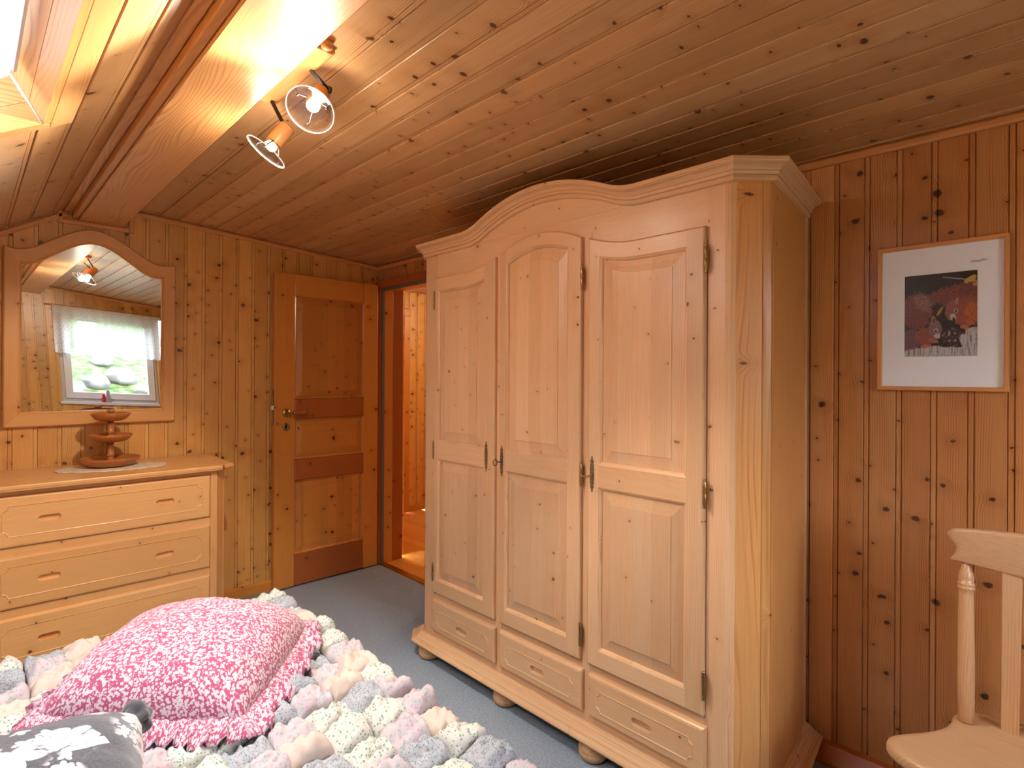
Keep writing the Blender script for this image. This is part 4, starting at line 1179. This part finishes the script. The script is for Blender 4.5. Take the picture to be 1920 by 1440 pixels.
# seat outline (x forward is -x)
half = [(1.480, 0), (1.482, .10), (1.492, .20), (1.512, .275), (1.540, .318), (1.565, .330), (1.590, .325), (1.625, .300), (1.67, .268), (1.72, .243), (1.76, .236), (1.80, .235), (1.842, .215), (1.866, .16), (1.875, .08), (1.877, 0)]
def smoothl(pts, n=4):
    out = []
    for i in range(len(pts) - 1):
        p0 = Vector(pts[max(i - 1, 0)]); p1 = Vector(pts[i]); p2 = Vector(pts[i + 1]); p3 = Vector(pts[min(i + 2, len(pts) - 1)])
        for k in range(n):
            t_ = k / n
            out.append(tuple(.5 * ((2 * p1) + (p2 - p0) * t_ + (2 * p0 - 5 * p1 + 4 * p2 - p3) * t_ ** 2 + (3 * p1 - p0 - 3 * p2 + p3) * t_ ** 3)))
    out.append(pts[-1]); return out
hs = smoothl(half)
outl = [(x, cyc + y) for x, y in hs] + [(x, cyc - y) for x, y in reversed(hs[1:-1])]
cc = Vector((1.69, cyc))
def so(k): return [tuple(cc + (Vector(p) - cc) * k) for p in outl]
def dip(p):
    dx, dy = (p[0] - 1.66) / .15, (abs(p[1] - cyc) - .10) / .13
    return -.012 * math.exp(-(dx * dx + dy * dy))
rings = [(.55, .418), (.97, .418), (.99, .421), (1.0, .428), (1.0, .438), (.992, .4455), (.975, .449), (.93, .450), (.8, .450), (.65, .45), (.5, .45), (.35, .45), (.2, .45), (.08, .45)]
mb = MB(); mb.loops([[(*p, z + (dip(p) if z >= .4495 else 0)) for p in so(k)] for k, z in rings], True, True, True, 'yxz', smooth=True)
obj('seat', mb, W_CHAIR, ch)
def post(sy):
    mb = MB(); a = Vector((1.787, cyc + sy * .208, .448)); c = Vector((1.818, cyc + sy * .213, .836)); L_ = (c - a).length
    pr = [(.0135, 0), (.0165, .003), (.0175, L_ * .25), (.0165, L_ * .60), (.0155, L_ * .79), (.0150, L_ * .825), (.0175, L_ * .83), (.0178, L_ * .845), (.0155, L_ * .85), (.0178, L_ * .856), (.0178, L_ * .87), (.0150, L_ * .875), (.0165, L_ * .90), (.0150, L_ * .93), (.0100, L_ * .97), (.0085, L_)]
    mb.lathe(pr, frame_mat(a, c - a), 24); obj('post', mb, W_CHAIR, ch)
post(1); post(-1)
for sy in (.128, .043, -.043, -.128):
    mb = MB(); a = Vector((1.815 + .012 * (1 - abs(sy) / .13), cyc + sy, .442)); c = Vector((1.800 - .0 + .02 * (1 - abs(sy) / .13), cyc + sy * .97, .85))
    w0, w1 = .0165, .0185; tk = .007
    L0 = [(a.x - tk, a.y - w0, a.z), (a.x + tk, a.y - w0, a.z), (a.x + tk, a.y + w0, a.z), (a.x - tk, a.y + w0, a.z)]
    L1 = [(c.x - tk, c.y - w1, c.z), (c.x + tk, c.y - w1, c.z), (c.x + tk, c.y + w1, c.z), (c.x - tk, c.y + w1, c.z)]
    mb.loops([L0, L1], True, True, True, 'zyx'); obj('slat', mb, W_CHAIR, ch, bevel=.002)
# crest rail: scooped ends, gently bowed
prof = [(.238, .918), (.247, .913), (.252, .903), (.248, .892), (.238, .880), (.233, .868), (.236, .853), (.246, .838), (.236, .8345), (.20, .834), (.10, .828), (0, .825)]
top_ = [(0, .938), (.10, .934), (.18, .927)]
out = smoothl([(y, z) for y, z in top_ + prof], 3)
left = [(cyc + y, z) for y, z in out]; right = [(cyc - y, z) for y, z in reversed(out[1:-1])]
pl_ = left + right
def bow(y): return 1.822 - .028 * (1 - ((y - cyc) / .25) ** 2)
mb = MB()
def cr(k, dx):
    c0 = Vector((cyc, .88)); r = []
    for y, z in pl_:
        zz = .88 + (z - .88) * k; yy = cyc + (y - cyc) * (1 - (1 - k) * .35); r.append((bow(yy) + dx, yy, zz))
    return r
mb.loops([cr(.0, -.011), cr(.86, -.011), cr(.95, -.0095), cr(1, -.005), cr(1, .005), cr(.95, .0095), cr(.86, .011), cr(0, .011)], True, False, False, 'yzx', smooth=True)
obj('crest_rail', mb, W_CHAIR, ch)
for x, sy, dx in ((1.555, 1, -.03), (1.555, -1, -.03), (1.80, 1, .05), (1.80, -1, .05)):
    mb = MB(); a = Vector((x, cyc + sy * .20, .42)); c = Vector((x + dx, cyc + sy * .235, 0))
    mb.lathe([(.016, 0), (.02, .06), (.022, .16), (.018, .30), (.014, (c - a).length)], frame_mat(a, c - a), 18); obj('leg', mb, W_CHAIR, ch)

# ------------------------------------------------------------------ picture
pc = thing('picture', 'light wood framed photograph of two squirrels on the right wall', 'picture', (xr(.31), .31, 1.49))
pc.rotation_euler = (0, 0, TH)
# local frame: y along the wall, x out of the wall = -x
ph, pz = .1605, .2265
def member4(o, i, ax):
    secs = [(0, 0), (0, .019), (.15, .021), (.75, .021), (1, .015), (1, 0)]
    return [[(-.001 - d, *q) for q in lerp2(o, i, t_)] for t_, d in secs]
fw = .0125
for o_, i_, ax in (([(-ph, pz), (ph, pz)], [(-ph + fw, pz - fw), (ph - fw, pz - fw)], 'yzx'), ([(-ph, -pz), (ph, -pz)], [(-ph + fw, -pz + fw), (ph - fw, -pz + fw)], 'yzx'),
                   ([(-ph, -pz), (-ph, pz)], [(-ph + fw, -pz + fw), (-ph + fw, pz - fw)], 'zyx'), ([(ph, -pz), (ph, pz)], [(ph - fw, -pz + fw), (ph - fw, pz - fw)], 'zyx')):
    mb = MB(); mb.loops(member4(o_, i_, ax), False, False, False, ax); obj('frame_member', mb, W_FRAME, pc, world=False)
# mat with bevelled window
a0, a1, b0, b1 = -.0885, .0885, -.121, .1315
mb = MB()
def R4(i, x): return [(x, a0 - i, b0 - i), (x, a1 + i, b0 - i), (x, a1 + i, b1 + i), (x, a0 - i, b1 + i)]
mb.loops([[(-.009, -ph + .005, -pz + .005), (-.009, ph - .005, -pz + .005), (-.009, ph - .005, pz - .005), (-.009, -ph + .005, pz - .005)], R4(.0015, -.009), R4(0, -.0068)], True, False, False)
mto = obj('mat_board', mb, M_MAT, pc, world=False)
mb = MB()
rs2 = random.Random(4)
for k in range(9):
    yy = -.075 - k * .0042; zz = .158 + rs2.uniform(-.002, .002)
    mb.tube([(-.0093, yy + .004 * sin(q * 1.1 + k), zz + .0035 * cos(q * 1.7 + k * 2)) for q in range(7)], .0003, 4)
obj('pencil_signature', mb, M_PENCIL, mto, world=False)
# the print
GX, GZ = 130, 184
V = []; F = []; INK = []
rs3 = random.Random(2)
def el(u, v, cu, cv, ru, rv, rot=0, fuzz=.12, fs=18, sd_=0):
    du, dv = u - cu, v - cv; c_, s_ = cos(rot), sin(rot)
    x, y = (du * c_ + dv * s_) / ru, (-du * s_ + dv * c_) / rv
    d = math.hypot(x, y) + fuzz * mnoise.noise(Vector((u * fs + sd_, v * fs, sd_)))
    return max(0, min(1, (1.04 - d) / .08))
def mixc(a, b_, f): return tuple(p + (q - p) * f for p, q in zip(a, b_))
def U(px): return (px - 252) / 590
def Vv(py): return (py - 380) / 705
def paint(u, v):   # v downwards
    N = lambda s_, k=0: mnoise.noise(Vector((u * s_, v * s_ * 1.2, k)))
    fur = N(70, 1) * .5 + N(38, 2) * .5
    c = mixc((38, 27, 26), (60, 44, 38), max(0, N(5, 3)))
    d = abs((v - .05) - (u - .55) * .16) 
    if u > .54 and d < .006: c = (170, 165, 168)
    c = mixc(c, (206, 166, 82), el(u, v, .91, .10, .09, .035, -.5, .3, 14))
    c = mixc(c, (200, 150, 60), el(u, v, .98, .16, .05, .03, .4, .3, 14))
    c = mixc(c, (186, 130, 60), el(u, v, .50, .46, .07, .02, -.9, .3, 14))
    # right-hand animal
    c = mixc(c, tuple(q * (1 + fur * .55) for q in (128, 66, 56)), el(u, v, .70, .26, .36, .11, -.12, .45, 26, 1))
    c = mixc(c, tuple(q * (1 + fur * .4) for q in (150, 84, 64)), el(u, v, .90, .47, .22, .18, -.4, .2, 22, 2))
    c = mixc(c, tuple(q * (1 + fur * .4) for q in (190, 104, 60)), el(u, v, .93, .50, .10, .14, .3, .3, 22, 3))
    c = mixc(c, tuple(q * (1 + fur * .35) for q in (152, 92, 82)), el(u, v, .67, .45, .10, .12, .2, .15, 20, 4))
    c = mixc(c, (188, 130, 118), el(u, v, .735, .345, .022, .045, .2, .2, 20))
    c = mixc(c, (206, 190, 190), el(u, v, .68, .535, .045, .04, 0, .3, 24))
    c = mixc(c, (170, 90, 60), el(u, v, .80, .57, .09, .035, -.3, .3, 20))
    c = mixc(c, (226, 208, 196), el(u, v, .722, .462, .026, .022, 0, 0)); c = mixc(c, (18, 12, 12), el(u, v, .722, .464, .017, .015, 0, 0))
    c = mixc(c, (40, 24, 24), el(u, v, .695, .56, .02, .018, 0, .2))
    c = mixc(c, (206, 120, 70), el(u, v, .84, .66, .06, .03, .1, .4, 30))
    # left-hand animal
    c = mixc(c, tuple(q * (1 + fur * .6) for q in (126, 66, 58)), el(u, v, .17, .45, .24, .22, .3, .35, 24, 6))
    c = mixc(c, tuple(q * (1 + fur * .5) for q in (158, 120, 106)), el(u, v, .26, .33, .15, .10, .6, .5, 34, 7) * .6)
    c = mixc(c, tuple(q * (1 + fur * .35) for q in (118, 78, 88)), el(u, v, .08, .80, .17, .14, 0, .15, 22, 8))
    c = mixc(c, tuple(q * (1 + fur * .35) for q in (152, 80, 62)), el(u, v, .30, .76, .14, .11, .2, .2, 22, 9))
    c = mixc(c, tuple(q * (1 + fur * .3) for q in (140, 102, 104)), el(u, v, .44, .67, .095, .11, -.2, .15, 20, 10))
    c = mixc(c, (170, 120, 112), el(u, v, .415, .565, .03, .05, .2, .2, 20)); c = mixc(c, (90, 44, 40), el(u, v, .42, .57, .014, .03, .2, .2, 20))
    c = mixc(c, (206, 194, 196), el(u, v, .475, .755, .05, .03, 0, .3, 24))
    c = mixc(c, (230, 214, 204), el(u, v, .449, .688, .028, .023, 0, 0)); c = mixc(c, (16, 12, 12), el(u, v, .449, .690, .019, .016, 0, 0))
    c = mixc(c, (180, 100, 76), el(u, v, .42, .81, .07, .03, .3, .3, 24))
    # cones and stump
    sp = N(26, 12) + .4 * N(60, 13)
    c = mixc(c, mixc((62, 38, 48), (190, 168, 178), max(0, min(1, sp * 1.6))), el(u, v, .68, .78, .17, .11, .1, .4, 16, 14))
    st = el(u, v, .5, 1.06, .75, .18, 0, .10, 12, 15); st = max(st, el(u, v, .95, .86, .16, .2, .3, .35, 12, 16))
    sk_ = mnoise.noise(Vector((u * 46, v * 7, 5))) + .5 * N(50, 17)
    c = mixc(c, mixc((206, 204, 204), (96, 92, 98), max(0, min(1, sk_ * 1.1 + .1))), st)
    c = mixc(c, (196, 112, 84), el(u, v, .30, .875, .08, .022, -.1, .35, 30))
    return lin(*[max(0, min(255, q * .92)) for q in c])
for i in range(GX + 1):
    for j in range(GZ + 1):
        u, v = i / GX, j / GZ
        V.append((-.0066, a1 - u * (a1 - a0), b1 - v * (b1 - b0))); INK.append((*paint(u, v), 1))
for i in range(GX):
    for j in range(GZ):
        q = i * (GZ + 1) + j; F.append((q, q + GZ + 1, q + GZ + 2, q + 1))
mb = MB(); mb.add(V, F)
po = obj('photo_print', mb, M_PRINT, pc, world=False, label='photograph of two red squirrels on a stump')
at = po.data.color_attributes.new('ink', 'FLOAT_COLOR', 'POINT'); at.data.foreach_set('color', [c for k in INK for c in k])

# ------------------------------------------------------------------ ceiling spotlights
sp = thing('ceiling_spotlight', 'two arm ceiling spotlight beside the beam with wooden heads', 'lamp', (.65, 1.5, 2.14))
mb = MB(); zb_ = zc(.65)
mb.prism([(.615, zb_ + .002), (.615, zb_ - .014), (.625, zb_ - .02), (.675, zb_ - .022), (.685, zb_ - .016), (.685, zb_ - .002)], 'y', 1.36, 1.74, 'yxz')
obj('base_bar', mb, W_FRAME, sp, bevel=.002)
def spot(armtop, armbot, head, axis, energy, cone):
    axis = Vector(axis).normalized(); head = Vector(head)
    mb = MB(); a = Vector(armtop); c = Vector(armbot)
    w = .0065
    mb.loops([[(p.x - .003, p.y - w, p.z), (p.x + .003, p.y - w, p.z), (p.x + .003, p.y + w, p.z), (p.x - .003, p.y + w, p.z)] for p in (a, c)], True, True, True)
    mb.lathe([(.010, -.004), (.010, .004)], frame_mat(c, (1, 0, 0)), 16)
    arm = obj('arm', mb, M_STEEL, sp)
    M = frame_mat(head, axis)
    mb = MB(); mb.lathe([(.010, -.002), (.0215, 0), (.0235, .004), (.0235, .068), (.0225, .072), (.019, .072), (.019, .05)], M, 36); hd_ = obj('wooden_holder', mb, W_FRAME, sp)
    mb = MB(); mb.lathe([(.0238, .069), (.0243, .071), (.0238, .073)], M, 36); obj('collar', mb, M_BRASS, hd_)
    for q in (0, 2 * PI / 3, 4 * PI / 3):
        mb = MB()
        v = lambda r, h: tuple(M @ Vector((r * cos(q), r * sin(q), h)))
        mb.tube([v(.022, .068), v(.028, .078), v(.044, .093), v(.045, .104)], .0022, 6)
        obj('clip', mb, M_STEEL, hd_)
    mb = MB(); mb.lathe([(.001, .094), (.030, .0945), (.052, .098), (.063, .1035), (.0635, .1055), (.052, .1005), (.030, .0970), (.001, .0965)], M, 48); gd_ = obj('glass_disc', mb, M_LGLASS, sp)
    mb = MB(); mb.lathe([(.0625, .1030), (.0645, .1035), (.0650, .1048), (.0640, .1060), (.0622, .1055), (.0625, .1030)], M, 56, cap=False); obj('ground_rim', mb, M_RIM, gd_, label='frosted white glass rim')
    mb = MB(); mb.lathe([(.012, .06), (.012, .07), (.016, .076), (.017, .082), (.014, .088), (.001, .091)], M, 20); bl_ = obj('bulb', mb, M_BULB, sp)
    li = bpy.data.lights.new('spot_bulb', 'POINT'); li.energy = energy; li.color = (1, .86, .68); li.shadow_soft_size = .018
    lo_ = bpy.data.objects.new('spot_bulb_light', li); C.objects.link(lo_); lo_.parent = sp
    pos = M @ Vector((0, 0, .1085)); lo_.location = pos - Vector((.65, 1.5, 2.14))
    li = bpy.data.lights.new('spot_beam', 'SPOT'); li.energy = 36; li.color = (1, .89, .74); li.shadow_soft_size = .018
    li.spot_size = math.radians(cone); li.spot_blend = .25
    lo_ = bpy.data.objects.new('spot_beam_light', li); C.objects.link(lo_); lo_.parent = sp
    lo_.location = pos - Vector((.65, 1.5, 2.14)); lo_.rotation_euler = axis.to_track_quat('-Z', 'Y').to_euler()
R_ = Vector((cos(.7747), -sin(.7747), 0)); D_ = Vector((0, 0, -1)); F_ = Vector((sin(.7747), cos(.7747), 0))
ax1 = R_ * -.50 + D_ * .82 + F_ * -.27; ax2 = R_ * -.42 + D_ * .42 + F_ * -.80
ax1 = (R_ * -.54 + D_ * .82 + F_ * -.21).normalized(); ax2 = (R_ * -.08 + D_ * .83 + F_ * -.69).normalized()
dc1, dc2 = Vector((.6505, 1.7305, 1.975)), Vector((.655, 1.440, 2.005))
h1, h2 = dc1 - ax1 * .104, dc2 - ax2 * .104
spot((.655, h1.y + .012, zb_ - .01), (h1.x - .004, h1.y + .006, h1.z - .004), h1, ax1, 3.5, 125)
spot((.655, h2.y - .01, zb_ - .01), (h2.x + .012, h2.y - .02, h2.z + .004), h2, ax2, 3.5, 150)
mb = MB(); mb.lathe([(.012, -.012), (.016, 0), (.012, .012)], frame_mat((.655, 1.345, zb_ - .010), (0, 1, 0)), 16); obj('end_knob', mb, W_FRAME, sp)

# ------------------------------------------------------------------ light
w = bpy.data.worlds.new('overcast'); bpy.context.scene.world = w; w.use_nodes = True
bg = w.node_tree.nodes['Background']; bg.inputs[0].default_value = (.76, .88, 1, 1); bg.inputs[1].default_value = 14
def area(name, loc, rot, sx, sy, energy, col, portal=False):
    li = bpy.data.lights.new(name, 'AREA'); li.shape = 'RECTANGLE'; li.size = sx; li.size_y = sy; li.energy = energy; li.color = col
    if portal: li.cycles.is_portal = True
    o = bpy.data.objects.new(name, li); C.objects.link(o); o.location = loc; o.rotation_euler = rot; return o
area('window_portal', ((WX0 + WX1) / 2, YF - .17, (WZ0 + WZ1) / 2), (PI / 2, 0, 0), WX1 - WX0, WZ1 - WZ0, 1, (1, 1, 1), True)
o = area('skylight_portal', spt((SKX0 + SKX1) / 2, (SKY0 + SKY1) / 2, .31), (0, 0, 0), .66, SKY1 - SKY0, 1, (1, 1, 1), True)
o.rotation_euler = (-ns).to_track_quat('-Z', 'Y').to_euler()
li = bpy.data.lights.new('hall_lamp', 'POINT'); li.energy = 24; li.color = (1, .78, .5); li.shadow_soft_size = .08
o = bpy.data.objects.new('hall_lamp', li); C.objects.link(o); o.location = (3.5, 3.3, 1.95)

# ------------------------------------------------------------------ camera
cam = bpy.data.cameras.new('camera'); co_ = bpy.data.objects.new('camera', cam); C.objects.link(co_)
cam.sensor_fit = 'HORIZONTAL'; cam.sensor_width = 36; cam.lens = 1050.6 / 1920 * 36; cam.shift_y = -13.8 / 1920
cam.clip_start = .02
co_.matrix_world = Matrix.Translation((0, 0, 1.30)) @ Matrix.Rotation(-.7747, 4, 'Z') @ Matrix.Rotation(PI / 2, 4, 'X') @ Matrix.Rotation(.005235, 4, 'Z')
sc = bpy.context.scene
sc.camera = co_
sc.view_settings.view_transform = 'Standard'; sc.view_settings.look = 'None'; sc.view_settings.gamma = 1
sc.view_settings.use_curve_mapping = False
sc.view_settings.exposure = 0.5
sc.cycles.max_bounces = 7; sc.cycles.diffuse_bounces = 4; sc.cycles.glossy_bounces = 3; sc.cycles.transparent_max_bounces = 8
sc.cycles.use_adaptive_sampling = True; sc.cycles.adaptive_threshold = .07; sc.cycles.adaptive_min_samples = 16
sc.cycles.use_denoising = True
sc.cycles.sample_clamp_indirect = 6
for o in list(bpy.data.objects):
    if '_b' in o: del o['_b']
